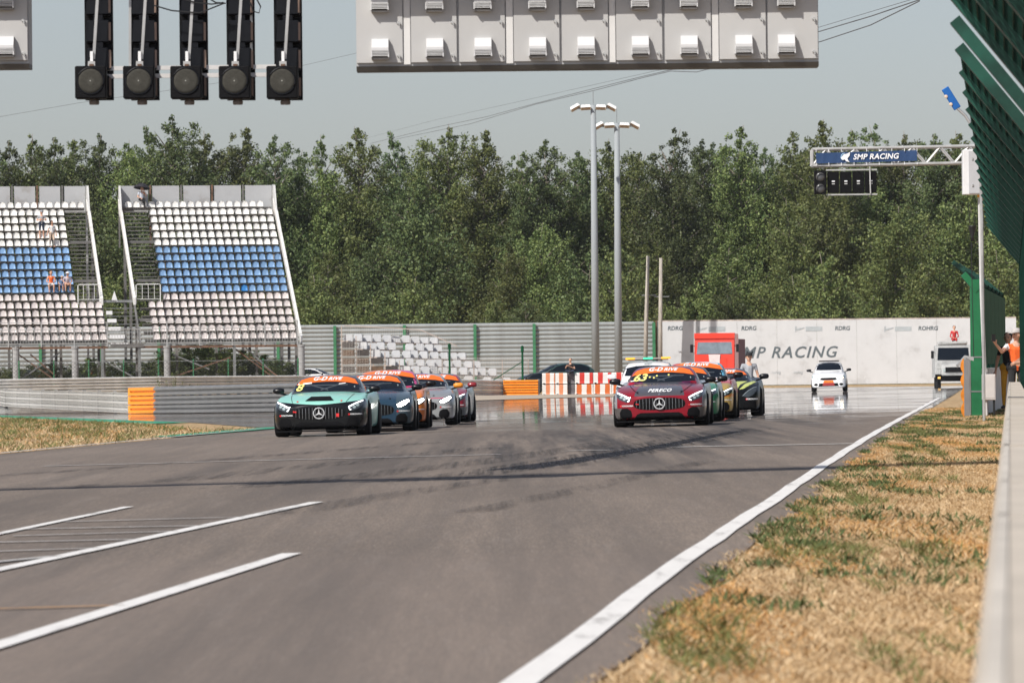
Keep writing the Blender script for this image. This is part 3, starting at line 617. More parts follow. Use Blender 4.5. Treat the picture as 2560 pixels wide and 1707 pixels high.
def grandstand(label, xr, xl, up_r, up_l, low_r, low_l, top_r, top_l, side):
    root = thing('grandstand', label, 'grandstand', (SX, SY, SG), SYAW, 'grandstands by the track')
    tread = {}
    def plank(nm, x0, x1, y, z, d, h, m):
        k = (nm, round(x1 - x0, 2)); me = tread.get(k) or tread.setdefault(k, MB().bb(0, x1 - x0, 0, d, 0, h).mesh(nm, m)); o = link(nm, me, None, root); o.location = (x0, y, z); return o
    cnt = 0
    for r in range(18):
        a, b = (top_l, top_r) if r == 17 else ((low_l, low_r) if r < 5 else (up_l, up_r))
        y, z = DEEP * r, Z0 + RISE * r
        plank('row_plank', a, b, y - .10, z - .05, .34, .05, M_TREAD)
        plank('row_beam', a, b, y + .06, z - .16, .06, .10, M_TREAD)
        key = 'p' if r < 6 else ('b' if r < 12 else 'w'); n = int((b - a) / PIT + .01)
        for k in range(n):
            if r == 17 and top_l > -12 and k == 0: continue
            kk = 'd' if (r == 6 and top_l > -12 and k == 5) else key
            o = link('seat', SEATM[kk], None, root); o.location = (b - PIT * (k + .5), y + .16 + R.uniform(-.012, .012), z); o.rotation_euler = (R.uniform(-.03, .03), 0, R.uniform(-.05, .05)); cnt += 1
    # aisle steps, stringers
    ax0, ax1 = (up_r, xr) if side == 'r' else (xl, up_l)
    for k in range(24):
        y, z = DEEP * 5 + k * DEEP / 2, Z0 + RISE * 5 + k * RISE / 2
        plank('stair_tread', ax0 + .08, ax1 - .08, y, z - .06, .22, .05, M_RUST if k % 5 == 3 else M_TREAD)
    def stringer(x, r0, r1, wd=.16):
        b = MB(); b.prism([(DEEP * r0 - .35, Z0 + RISE * r0 - .30), (DEEP * r1, Z0 + RISE * r1 - .25), (DEEP * r1, Z0 + RISE * r1 + .25), (DEEP * r0 - .35, Z0 + RISE * r0 + .12)], x - wd / 2, x + wd / 2, 'yz'); b.build('stringer', mat('stringer_white', (.66, .65, .63), .6, var=.15, scale=2, dirt=(.4, .38, .35)), root)
    for x in ({'r': (xr,), 'l': (xl, xr)}[side]): stringer(x, 5 if x != xr or side == 'r' else 0, 17.6)
    if side == 'r': pass
    # back wall
    n = 5; a, b = xl, xr; yb, zb = DEEP * 17 + .62, Z0 + RISE * 17
    wd = (b - a) / n
    for i in range(n):
        MB().bb(a + i * wd + .12, a + (i + 1) * wd - .12, yb, yb + .05, zb - .3, zb + 1.38).build('back_panel', M_GREY, root)
        MB().bb(a + i * wd - .05, a + i * wd + .05, yb - .08, yb + .02, zb - 2.5, zb + 1.42).build('back_post', M_RUST if i % 2 else M_TREAD, root)
    MB().bb(b - .1, b + .02, yb - .06, yb + .06, 0, zb + 1.42).build('back_post', M_GALV, root)
    for x in (a, b): MB().prism([(DEEP * 15.5, zb - .9), (yb, zb - .3), (yb, zb + 1.38), (yb - .5, zb + 1.38)], x - .05, x + .05, 'yz').build('side_panel', mat('side_panel_pale', (.58, .58, .57), .6, var=.1), root)
    # frame below
    for r_, m_ in ((3, M_TREAD), (8, M_TREAD), (13, M_TREAD)):
        k = int((xr - xl) / 2.2)
        for i in range(k + 1):
            x = xl + (xr - xl) * i / k
            MB().bb(x - .08, x + .08, DEEP * r_ - .08, DEEP * r_ + .08, 0, Z0 + RISE * r_ - .16).build('frame_post', m_, root)
        MB().bb(xl, xr, DEEP * r_ - .06, DEEP * r_ + .06, Z0 + RISE * r_ - .36, Z0 + RISE * r_ - .17).build('frame_beam', m_, root)
    for i in range(int((xr - xl) / 2.2) + 1):
        x = xl + (xr - xl) * i / int((xr - xl) / 2.2)
        MB().bar((x, -.4, Z0 - .35), (x, DEEP * 17, Z0 + RISE * 17 - .35), .10, .16).build('rafter', M_TREAD, root)
    MB().bb(xl, xr, -.62, -.48, Z0 - .52, Z0 - .38).build('front_beam', M_RUST, root)
    MB().bb(xl, xr, -.64, -.10, Z0 - .33, Z0 - .27).build('front_walkway', M_GALVD, root)
    # front railing
    for z in (Z0 - .22, Z0 + .62, Z0 + 1.05): MB().bb(low_l, low_r, -.66, -.62, z, z + .045).build('rail', M_GALV, root)
    b = MB(); x = low_l + .1
    while x < low_r: b.bb(x - .011, x + .011, -.65, -.63, Z0 - .2, Z0 + .62); x += .17
    tag(b.build('balusters', M_GALV, root), None, kind='stuff')
    x = low_r - .05
    while x > low_l: MB().bb(x - .035, x + .035, -.68, -.61, Z0 - .4, Z0 + 1.06).build('rail_post', M_GALV, root); x -= 1.98
    # gate at the foot of the aisle
    gx0, gx1, gy, gz = ax0 + .12, ax1 - .10, DEEP * 5 - .15, Z0 + RISE * 5 - .25
    gb = MB(); gb.tube([(gx0, gy, gz), (gx0, gy, gz + 1.15), (gx0 + .07, gy, gz + 1.2), (gx1 - .07, gy, gz + 1.2), (gx1, gy, gz + 1.15), (gx1, gy, gz)], .03, 6); gb.bar((gx0, gy, gz + .3), (gx1, gy, gz + .3), .035)
    for k in range(1, 4): gb.bar((gx0 + (gx1 - gx0) * k / 4, gy, gz + .3), (gx0 + (gx1 - gx0) * k / 4, gy, gz + 1.18), .026)
    gb.build('aisle_gate', mat('gate_white', (.72, .72, .70), .5, var=.06), root)
    return root
st_r = grandstand('grandstand of white, blue and pale pink seats near the middle of the photo', 0, -9.75, -.22, -8.05, -.22, -9.45, -.22, -9.6, 'l')
st_l = grandstand('grandstand cut off by the left edge, with standing spectators', -11.75, -19.6, -13.3, -19.5, -11.75, -19.5, -12.0, -19.5, 'r')
# stairs between the stands
for k in range(10):
    z = Z0 - .25 + k * RISE / 2; MB().bb(-11.6, -9.6, DEEP * k / 2 - .2, DEEP * k / 2 + .02, z - .04, z).build('stair_tread', M_GALVD if k % 2 else M_TREAD, st_r)
    if k % 2 == 0: MB().bb(-11.55, -10.45 - .09 * k, DEEP * k / 2 - .22, DEEP * k / 2 - .19, z - .16, z + .07).build('step_panel', M_WHT, st_r)
MB().prism([(-11.15, Z0 + RISE * 5 - .1), (-10.75, Z0 + RISE * 5 - .1), (-10.95, Z0 + RISE * 5 + .55)], DEEP * 5, DEEP * 5 + .1).build('marker_cone', M_WHT, st_r)
MB().bb(-11.7, -9.7, DEEP * 5, DEEP * 5 + .12, Z0 + RISE * 5 - .15, Z0 + RISE * 5).build('stair_beam', M_GALVD, st_r)
MB().bb(-11.6, -9.6, -.66, -.62, Z0 + .62, Z0 + .66).build('rail', M_GALV, st_r)
sb = MB(); x = -11.5
while x < -9.6: sb.bb(x - .011, x + .011, -.65, -.63, Z0 - .25, Z0 + .62); x += .17
tag(sb.build('balusters', M_GALV, st_r), None, kind='stuff')
MB().bb(-11.6, -9.6, -.70, -.60, Z0 - .45, Z0 - .25).build('front_beam', M_TREAD, st_r)
M_CPOST = mat('pillar_concrete', (.34, .34, .34), .85, var=.2, scale=2, stretch=(1, 1, 6))
for x, par in ((-.05, st_r), (-8.2, st_r), (-13.75, st_l), (-17.3, st_l)):
    MB().lathe([(.2, 0), (.2, Z0 - .5), (.23, Z0 - .5), (.23, Z0 - .4)], 12, c=(x, -.75, 0)).build('pillar', M_CPOST, par)
for x, par in ((-4.1, st_r), (-9.85, st_r), (-12.1, st_l)):
    MB().bb(x - .08, x + .08, -.62, -.48, 0, Z0 - .4).build('front_post', M_GALVD, par)
for x0, z0_, x1, z1_, par in ((-.3, .1, -3.2, 2.2, st_r), (-8.0, .9, -4.3, 2.1, st_r), (-4.0, 2.6, -1.9, 1.0, st_r), (-7.8, 2.3, -5.6, 1.4, st_r), (-3.4, 2.7, -1.8, 1.2, st_r), (-14.2, .3, -17.1, 2.4, st_l), (-17.0, .9, -14.6, 2.5, st_l), (-16.4, 2.4, -14.9, 1.1, st_l), (-9.9, .8, -12.0, 2.0, st_l)):
    MB().bar((x0, -.3, z0_), (x1, -.2, z1_), .08).build('brace', M_RUST if abs(x0) % 2 < 1 else M_GALVD, par)
# ---- chain-link fence before the stands
def mesh_fence(label, x0, x1, Y, H, posts):
    xa, xb = LX(x0, Y), LX(x1, Y); zb = g(xa, Y); root = thing('chain_link_fence', label, 'fence', (xa, Y, zb)); b = MB(); Lg = xb - xa
    step = .22; k = -H
    while k < Lg:
        for s_ in (1, -1):
            a0, a1 = (k, k + H) if s_ == 1 else (k + H, k); z0, z1 = 0.0, H
            # clip
            pa, pb = Vector((a0, 0, z0)), Vector((a1, 0, z1))
            if pa.x > pb.x: pa, pb = pb, pa
            if pb.x <= 0 or pa.x >= Lg: continue
            if pa.x < 0: pa = pa.lerp(pb, (0 - pa.x) / (pb.x - pa.x))
            if pb.x > Lg: pb = pa.lerp(pb, (Lg - pa.x) / (pb.x - pa.x))
            b.bar(pa, pb, .012)
        k += step
    tag(b.build('wire_mesh', mat('wire_dark', (.05, .055, .05), .6, .3, var=.1), root), None, kind='stuff')
    for i in range(posts + 1): MB().tube([(Lg * i / posts, .05, 0), (Lg * i / posts, .05, H + .1)], .045, 6).build('post', M_GPOST, root)
    MB().bar((0, .04, H), (Lg, .04, H), .03).build('top_wire', M_GALVD, root)
mesh_fence('dark chain-link fence in front of the grandstand posts', -40, 745, 340, 1.9, 9)
# ================================================================== concrete wall, debris fence along the right side
M_CONC = mat('pale_concrete', (.50, .44, .365), .85, var=.12, scale=1.5, bump=.2)
def concrete_wall():
    root = thing('concrete_wall', 'low pale concrete wall running along the right edge', 'wall', (WALLX(2), 2, 0)); me = {}
    for i in range(30):
        y0 = 2 + 4 * i; y1 = y0 + 3.985; dz = R.uniform(-.004, .004)
        b = MB(); pr = [(0, -.1), (0, .66), (.025, .75), (.275, .75), (.30, .66), (.30, -.1)]
        vs = [(WALLX(y) + x - root.location.x, y - 2, z + g(WALLX(y), y) + dz) for y in (y0, y1) for x, z in pr]; n = 6
        b.add(vs, [(k, (k + 1) % n, n + (k + 1) % n, n + k) for k in range(n)] + [tuple(range(n)), tuple(range(2 * n - 1, n - 1, -1))]); b.build('block', M_CONC, root)
        vs = [(WALLX(y) + x - root.location.x, y - 2, z + g(WALLX(y), y) + dz + .003) for y in (y0, y1) for x, z in ((.012, .705), (.025, .752), (.05, .752))]
        MB().add(vs, [(0, 1, 4, 3), (1, 2, 5, 4)]).build('painted_edge', mat('edge_white_paint', (.54, .49, .42), .7, var=.15, scale=2), root)
concrete_wall()
M_FENCE = mat('fence_green', (.003, .024, .016), .6, 0, var=.35, scale=2, spec=.12)
def debris_fence(label, x_of, y0, n, pitch, zpost, arm, skip=(), zbot=.75, boards=False):
    root = thing('debris_fence', label, 'fence', (x_of(y0), y0, g(x_of(y0), y0))); o0 = root.location.copy(); az_ = atan2(x_of(y0 + 10) - x_of(y0), 10)
    post = MB().tube([(0, 0, zbot - .2), (0, 0, zpost)], .055, 8).mesh('post', M_FENCE)
    armm = MB().bar((0, 0, zpost - .05), (arm[0], 0, zpost + arm[1]), .22, .10).mesh('arm', mat('fence_arm_sunlit', (.009, .062, .042), .4, .1, var=.4, scale=2))  # arms lighter than the mesh: sunlight put into their colour
    L_ = pitch / cos(az_)
    w1 = MB(); h = zpost - zbot; k = 0
    while k * .10 < h: w1.bar((0, 0, zbot + k * .10), (0, L_, zbot + k * .10), .006); k += 1
    k = 0
    while k * .10 < L_: w1.bar((0, k * .10, zbot), (0, k * .10, zpost), .006); k += 1
    m1 = w1.mesh('wire_mesh', M_FENCE)
    w2 = MB(); al = sqrt(arm[0] ** 2 + arm[1] ** 2); k = 0
    while k * .10 < al + .01: f = k * .10 / al; w2.bar((arm[0] * f, 0, zpost + arm[1] * f), (arm[0] * f, L_, zpost + arm[1] * f), .008); k += 1
    k = 0
    while k * .12 < L_: w2.bar((0, k * .12, zpost), (arm[0], k * .12, zpost + arm[1]), .009); k += 1
    m2 = w2.mesh('overhang_mesh', M_FENCE)
    bd = MB().bb(.05, .09, .05, L_ - .05, zbot + .1, zpost - .15).mesh('board', M_GDARK) if boards else None
    for i in range(n):
        y = y0 + pitch * i; loc = Vector((x_of(y), y, g(x_of(y), y))) - o0
        for me, nm in ((post, 'post'), (armm, 'arm')):
            o = link(nm, me, None, root); o.location = loc; o.rotation_euler = (0, 0, -az_)
        if i in skip or i == n - 1: continue
        for me, nm in ((m1, 'wire_mesh'), (m2, 'overhang_mesh')) + (((bd, 'board'),) if boards else ()):
            o = link(nm, me, None, root); o.location = loc; o.rotation_euler = (0, 0, -az_)
            if nm != 'board': tag(o, None, kind='stuff')
    return root
debris_fence('dark green mesh fence leaning over the concrete wall', lambda y: WALLX(y) + .30, 31.2, 22, 4.0, 3.2, (-.67, .78), skip=(3, 4))
FX2 = lambda y: LX(2447, 126) + (y - 126) * .108
debris_fence('green boarded fence beyond the marshal opening', FX2, 126, 7, 4.0, 3.0, (-.55, .42), zbot=1.05, boards=True)
b = MB()
vs = [(FX2(y) + x, y, z + g(FX2(y), y)) for y in (128.5, 152) for x, z in ((-.15, -.1), (-.12, 1.05), (.12, 1.05), (.15, -.1))]
tag(b.add(vs, [(0, 1, 5, 4), (1, 2, 6, 5), (2, 3, 7, 6), (0, 3, 2, 1), (4, 5, 6, 7)]).build('concrete_wall', mat('whitewashed_concrete', (.66, .64, .60), .8, var=.15, scale=1.5)), 'whitewashed wall under the green boarded fence', 'wall')
fp = thing('fence_post', 'stout bright green post at the marshal opening', 'post', gp(LX(2440, 124.5), 124.5))
MB().box((0, 0, 1.5), (.23, .16, 3.0)).build('post', mat('bright_green_paint', (.012, .15, .055), .45, var=.2, scale=2), fp)
MB().bar((.05, 0, 2.75), (-.26, 0, 3.12), .19, .14).build('arm', MATS['bright_green_paint'], fp)
for z in (.55, 1.3): MB().box((0, 0, z), (.245, .175, .03)).build('clamp', M_GALVD, fp)
rx = LX(2417, 122.5)
guardrail('stacked guardrail end with orange edges at the marshal opening', [Vector((rx + .118 * k, 122.5 + k, g(rx, 122.5) + .02)) for k in (2, 5, 9)], 4, .30, .14, mat('rail_orange_edge', (.62, .25, .05), .5, .1, var=.3, scale=3), 2.0)
pl = thing('end_plate', 'rounded grey steel plate on the guardrail end', 'steel plate', gp(LX(2416, 122.0), 122.0))
b = MB(); n = 10
prof = [(-.11 + .02 * sin(i), .05 + i * .125) for i in range(n)]; prof = [(x, z) for x, z in prof] + [(-.02, 1.29), (.10, 1.27)] + [(.10, .05)]
b.prism([(x * .45, z) for x, z in prof], 0, .03); b.build('plate', mat('plate_grey', (.20, .195, .195), .6, var=.1), pl)
sc_ = [(-.055, .02)] + [(-.07 - .06 * abs(sin(pi * i / 4)), .02 + i * .078) for i in range(17)] + [(-.055, 1.27)]
MB().prism(sc_, .02, .05).build('scalloped_edge', mat('edge_orange', (.72, .24, .02), .5, var=.25, scale=6), pl)
MB().prism([(-.20, 1.14), (-.02, 1.34), (.16, 1.30), (.16, 1.22), (.0, 1.26), (-.18, 1.08)], .04, .3).build('top_cap', M_GALV, pl)
cb = thing('electrical_cabinet', 'small pale grey electrical cabinet beside the green post', 'cabinet', gp(LX(2471, 123.5), 123.5))
MB().bb(-.145, .145, -.09, .09, .36, .92).build('box', mat('cabinet_grey', (.58, .54, .51), .5, var=.06), cb, bevel=.01)
MB().bb(-.12, .12, -.097, -.091, .40, .88).build('door', MATS['cabinet_grey'], cb)
for s_ in (-1, 1): MB().bb(s_ * .11 - .02, s_ * .11 + .02, -.05, .05, 0, .36).build('leg', M_BLACK, cb)
# ================================================================== signal arm reading SMP RACING
def signal_arm():
    Y = 124.0; bx = LX(2452, Y); base = gp(bx, Y); root = thing('lattice_gantry', 'steel lattice arm with signal lights over the track', 'signal gantry', base)
    L3 = lambda x, y, dy=0: P(x * D2S, y * D2S, Y) - base + Vector((0, dy, 0))
    mp = mat('arm_steel', (.50, .50, .49), .5, .3, var=.15, scale=3)
    t0, t1, b0, b1 = L3(1866, 343), L3(2390, 332), L3(1866, 381), L3(2390, 371)
    for dy in (0, .42):
        for a, c in ((t0, t1), (b0, b1), (t0, b0)): MB().tube([a + Vector((0, dy, 0)), c + Vector((0, dy, 0))], .032, 7).build('chord', mp, root)
        n = 8
        for i in range(n):
            p, q = t0.lerp(t1, (i + .5) / n), b0.lerp(b1, i / n); q2 = b0.lerp(b1, (i + 1) / n)
            for e in (q, q2): MB().tube([p + Vector((0, dy, 0)), e + Vector((0, dy, 0))], .02, 5).build('lattice_bar', mp, root)
    mx = L3(2385, 332).x; MB().tube([(mx, .2, 0), (mx, .2, t1.z + .6)], .10, 10).build('mast', mp, root)
    ob = thing('banner', 'dark blue SMP RACING banner tied to the lattice arm', 'banner', base + L3(1990, 361, -.05))
    c0, c1 = L3(1873, 351), L3(2105, 373); hw, hh = (c1.x - c0.x) / 2, (c0.z - c1.z) / 2
    b = MB(); nx = 14
    for i in range(nx + 1):
        u = i / nx * 2 - 1; zz = -u * .011 * hw + .0
        b.v += [(u * hw, .012 * sin(u * 9), -hh - zz * 0 + u * .02), (u * hw, .012 * sin(u * 9 + .5), hh + u * .02)]
    b.f = [(2 * i, 2 * i + 2, 2 * i + 3, 2 * i + 1) for i in range(nx)]; b.build('cloth', mat('banner_blue', (.018, .055, .15), .6, var=.12, scale=1.5), ob)
    wm = mat('banner_white', (.85, .86, .88), .6, var=0)
    me = text_mesh('SMP RACING', .165, .22, .004, .001, space=1.05); me.materials.append(wm); o = link('lettering', me, None, ob); o.rotation_euler = (pi / 2, -.012, 0); o.location = (.20, -.02, 0.002)
    bird = MB(); bird.prism([(-.56, -.02), (-.50, .06), (-.42, .075), (-.36, .11), (-.37, .03), (-.42, -.03), (-.40, -.075), (-.37, -.11), (-.45, -.09), (-.475, -.05), (-.53, -.06)], -.022, -.018); bird.build('emblem', wm, ob)
    ring = MB(); ring.prism([(-.60 + .0, -.01), (-.585, .05), (-.55, .085), (-.50, .09), (-.505, .078), (-.55, .065), (-.572, .03), (-.57, -.03), (-.53, -.075), (-.58, -.05)], -.021, -.018); ring.v = [(x + .03, y, z) for x, y, z in ring.v]; ring.build('emblem_arc', mat('banner_light_blue', (.3, .5, .7), .6, var=0), ob)
    for i in range(9):
        for z in (hh, -hh): MB().tube([(-hw + 2 * hw * i / 8, -.02, z), (-hw + 2 * hw * i / 8, -.02, z + (.06 if z > 0 else -.06))], .008, 4).build('tie', wm, ob)
    sg = thing('signal_light', 'black signal board with two round lamps below the blue banner', 'signal light', base + L3(1942, 419, -.02))
    c0, c1 = L3(1870, 393), L3(2015, 445); hw, hh = (c1.x - c0.x) / 2, (c0.z - c1.z) / 2; lw = .26
    blk = mat('signal_black', (.005, .005, .006), .6, var=.05, spec=.15)
    MB().bb(-hw, -hw + lw, -.12, .05, -hh, hh).build('lamp_housing', blk, sg, bevel=.01)
    for z in (hh * .47, -hh * .52):
        l = MB().lathe([(.0, .02), (.07, .016), (.1, .0), (.105, -.03)], 18, Matrix.Rotation(pi / 2, 3, 'X'), (-hw + lw / 2, -.12, z)).build('lens', mat('lens_dark_glass', (.07, .07, .07), .25, var=.05), sg, True)
        MB().tube([(-hw + lw / 2 + .11 * cos(a), -.18, z + .11 * sin(a)) for a in [pi * k / 8 for k in range(9)]], .01, 5).build('visor', blk, sg)
    n = 4; wd = (2 * hw - lw - .02) / n
    for i in range(n):
        x = -hw + lw + .02 + wd * i; p_ = MB().bb(x + .012, x + wd - .012, -.05, .05, -hh + .02, hh - .02).build('display_panel', blk, sg)
        MB().bb(x + wd * .38, x + wd * .62, -.056, -.051, .01, .035).build('display_mark', wm, p_); MB().bb(x + wd * .38, x + wd * .62, -.056, -.051, -.045, -.02).build('display_mark', MATS['arm_steel'], p_)
    MB().bb(-hw + lw, hw, -.06, .0, -hh - .03, -hh).build('lower_frame', mp, sg); MB().bb(-hw + lw, hw, -.06, .0, hh, hh + .03).build('upper_frame', mp, sg)
    MB().bar((hw - .16, -.08, hh + .08), (hw - .15, -.08, -hh), .025).build('strut', mp, sg)
    ca = thing('control_box', 'white steel control box on a thin pole beside the lattice arm', 'control box', base + Vector((0, -.5, 0)))
    c0, c1 = L3(2206, 347), L3(2268, 449)
    MB().bb(c0.x, c1.x, -.2, .2, c1.z, c0.z).build('box', mat('box_white', (.72, .72, .72), .5, var=.05), ca, bevel=.012)
    MB().bb(c0.x + .12, c1.x - .01, -.215, -.203, c1.z + .03, c0.z - .03).build('door', mat('box_grey', (.46, .465, .48), .5, var=.05), ca)
    MB().bb(c0.x + .34, c1.x - .08, -.25, -.217, c1.z + .40, c0.z - .38).build('window', mat('box_window', (.03, .03, .035), .2, var=0), ca)
    for z in (c1.z + .2, c0.z - .2): MB().box((c0.x + .2, -.225, z), (.03, .02, .05)).build('latch', M_GALV, ca)
    px = L3(2246, 455).x; MB().lathe([(.055, 0), (.055, .06)], 10, c=(px, 0, c1.z - .06)).build('gland', mat('gland_orange', (.75, .38, .03), .5, var=0), ca)
    MB().tube([(px, 0, c1.z - .05), (px + .02, 0, 2.6), (px + .09, 0, 0)], .045, 8).build('pole', mat('pole_white', (.56, .55, .54), .6, var=.15, scale=4, stretch=(3, 3, .5)), ca)
    hc = thing('horn_speaker', 'black horn speaker hanging on wires beside the control box pole', 'speaker', base + L3(2231, 545, -.3))
    MB().lathe([(.045, -.1), (.03, 0), (.085, .22), (.09, .24)], 12).build('horn', M_BLACK, hc, True)
    for dx in (-.05, .05): MB().tube([(dx, 0, .22), (dx * 1.6, 0, .75)], .008, 4).build('wire', M_BLACK, hc)
    MB().tube([(-.03, 0, -.1), (-.02, 0, -.9), (.0, 0, -2.6)], .012, 4).build('cable', M_BLACK, hc)
signal_arm()
def blue_light():
    Y = 112.0; a, c = P(2362, 221, Y), P(2394, 272, Y); root = thing('warning_light', 'blue warning lamp panel on a bent pole above the green fence', 'warning light', gp(LX(2446, Y), Y)); o = root.location
    d = (c - a); M = Matrix.Rotation(atan2(-d.x, -d.z) , 3, 'Y')
    mid = (a + c) / 2 - o; L_ = d.length
    M = Matrix.Rotation(-atan2(d.x, -d.z), 3, 'Y')
    MB().box(mid, (.15, .06, L_), M=M).build('panel', mat('panel_blue', (.01, .12, .42), .4, var=.1), root, bevel=.01)
    for f in (-.2, .18):
        q = mid + M @ Vector((-.07, -.035, f * L_)); MB().lathe([(.0, .015), (.03, .01), (.035, 0)], 10, Matrix.Rotation(pi / 2, 3, 'X'), q).build('lamp', mat('lamp_cream', (.7, .55, .42), .4, var=0), root)
    e = c - o
    MB().tube([e, e + Vector((.15, 0, -.14)), e + Vector((.30, 0, -.38)), e + Vector((.42, 0, -.8)), (0.1, 0, e.z - 2.2), (0.1, 0, 0)], .03, 7).build('pole', M_GALV, root)
blue_light()
# ================================================================== overhead start gantry
YG = 60.0
GO = Vector((0, YG, 0))
def Q(x, y, dy=0): return P(x, y, YG) + Vector((0, dy, 0)) - GO        # photograph pixel on the gantry plane, in gantry axes
gt = thing('start_gantry', 'steel truss gantry carrying the start lights across the track', 'gantry', GO)
for y_ in (-.15, .75):
    MB().bb(-13.9, 7.5, -.1, .7, 5.66, 5.70).build('shadow_plate', M_GALVD, gt) if y_ < 0 else None  # unseen plate added so the gantry casts a solid shadow
    for z in (5.62, 6.5): MB().tube([(-14, y_, z), (7.6, y_, z)], .06, 8).build('chord', M_GALV, gt)
    for i in range(24):
        x = -14 + .9 * i; MB().tube([(x, y_, 5.62), (x + .45, y_, 6.5), (x + .9, y_, 5.62)], .028, 5).build('lattice_bar', M_GALV, gt)
for x in (-14, 7.6):
    for y_ in (-.15, .75): MB().tube([(x, y_, g(x, 60)), (x, y_, 6.6)], .11, 8).build('mast', M_GALV, gt)
M_CAB = mat('cabinet_light_grey', (.46, .455, .445), .55, var=.05, scale=1.2)
M_SLAT = mat('hood_white', (.60, .60, .60), .45, var=.03)
def cabinets(label, doors, gaps, xl, xr):
    c = Q((xl + xr) / 2, 150); root = thing('display_board', label, 'display board', GO + Vector((c.x, 0, c.z))); o = Vector((c.x, 0, c.z))
    top = 5.45 - c.z
    def z_at(x, y): return (Q(x, y) - o).z
    a, b = Q(xl, 150).x - c.x, Q(xr, 150).x - c.x; zb = z_at((xl + xr) / 2, 152); rl = 0  # the board hangs level
    MB().bb(a, b, .03, .40, zb - .035, top).build('carcass', mat('carcass_grey', (.42, .42, .42), .6, var=.06), root)
    MB().prism([(-.0, zb - .037), (.40, zb - .037), (.40, zb - .085), (.03, zb - .085)], a, b, 'yz').build('bottom_edge', mat('edge_dark', (.10, .095, .085), .6, var=.1), root)
    MB().bb(a, b, -.27, .42, top + .03, top + .16).build('visor', M_GALVD, root)
    MB().bb(a, b, -.31, -.27, top - .10, top + .16).build('visor_lip', M_GALVD, root)
    hood = MB(); hw = .089
    hood.prism([(-.0, .105), (-.05, .105), (-.11, .01), (-.11, -.02), (0, -.02)], -hw, hw, 'yz')
    for k in range(4): hood.bb(-hw, hw, -.112 + .003 * k, -.02, -.032 - .0155 * k, -.024 - .0155 * k)
    for s_ in (-1, 1): hood.bb(s_ * hw - .006, s_ * hw + .006, -.105, 0, -.092, -.02)
    hm = hood.mesh('vent_hood', M_SLAT)
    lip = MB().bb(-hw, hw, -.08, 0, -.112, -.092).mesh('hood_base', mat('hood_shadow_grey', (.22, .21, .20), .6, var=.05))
    la = MB().lathe([(.016, 0), (.016, .012), (.010, .02)], 10, Matrix.Rotation(pi / 2, 3, 'X')).box((.012, -.022, -.012), (.012, .014, .04)).mesh('latch', M_GALV)
    for (x0, x1, hx) in doors:
        xa, xb = Q(x0, 150).x - c.x, Q(x1, 150).x - c.x
        d = MB().bb(xa + .004, xb - .004, 0, .026, zb, top - .01).build('cabinet_door', M_CAB, root)
        cx = xa + (xb - xa) * hx
        for yy in (118, 0):
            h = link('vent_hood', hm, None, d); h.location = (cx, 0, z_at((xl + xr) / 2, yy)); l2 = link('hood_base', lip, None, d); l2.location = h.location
        for yy in (53, 135):
            q = link('latch', la, None, d); q.location = (xb - .05, 0, z_at((xl + xr) / 2, yy))
    for x0, x1 in gaps:
        xa, xb = Q(x0, 150).x - c.x, Q(x1, 150).x - c.x
        MB().bb(xa, xb, .012, .03, zb - .02, top).build('pilaster', mat('pilaster', (.66, .65, .63), .55, var=.04), root)
    return root
cabinets('row of nine pale grey vented cabinets hanging over the track', [(891, 1008, .51), (1027, 1143, .52), (1147, 1264, .52), (1284, 1400, .52), (1404, 1522, .52), (1540, 1657, .52), (1662, 1779, .52), (1798, 1916, .52), (1919, 2046, .37)], [(1010, 1026), (1266, 1283), (1524, 1539), (1781, 1797)], 891, 2047)
cabinets('pale grey vented cabinet cut off by the left edge', [(-45, 70, .52), (-165, -48, .52)], [], -166, 73)
blk = MATS['signal_black']; M_SEG = mat('lamp_case_black', (.007, .008, .011), .4, var=.1, spec=.25)
M_LENS = mat('smoked_lens', (.052, .050, .042), .8, var=.2, scale=70, spec=.2)
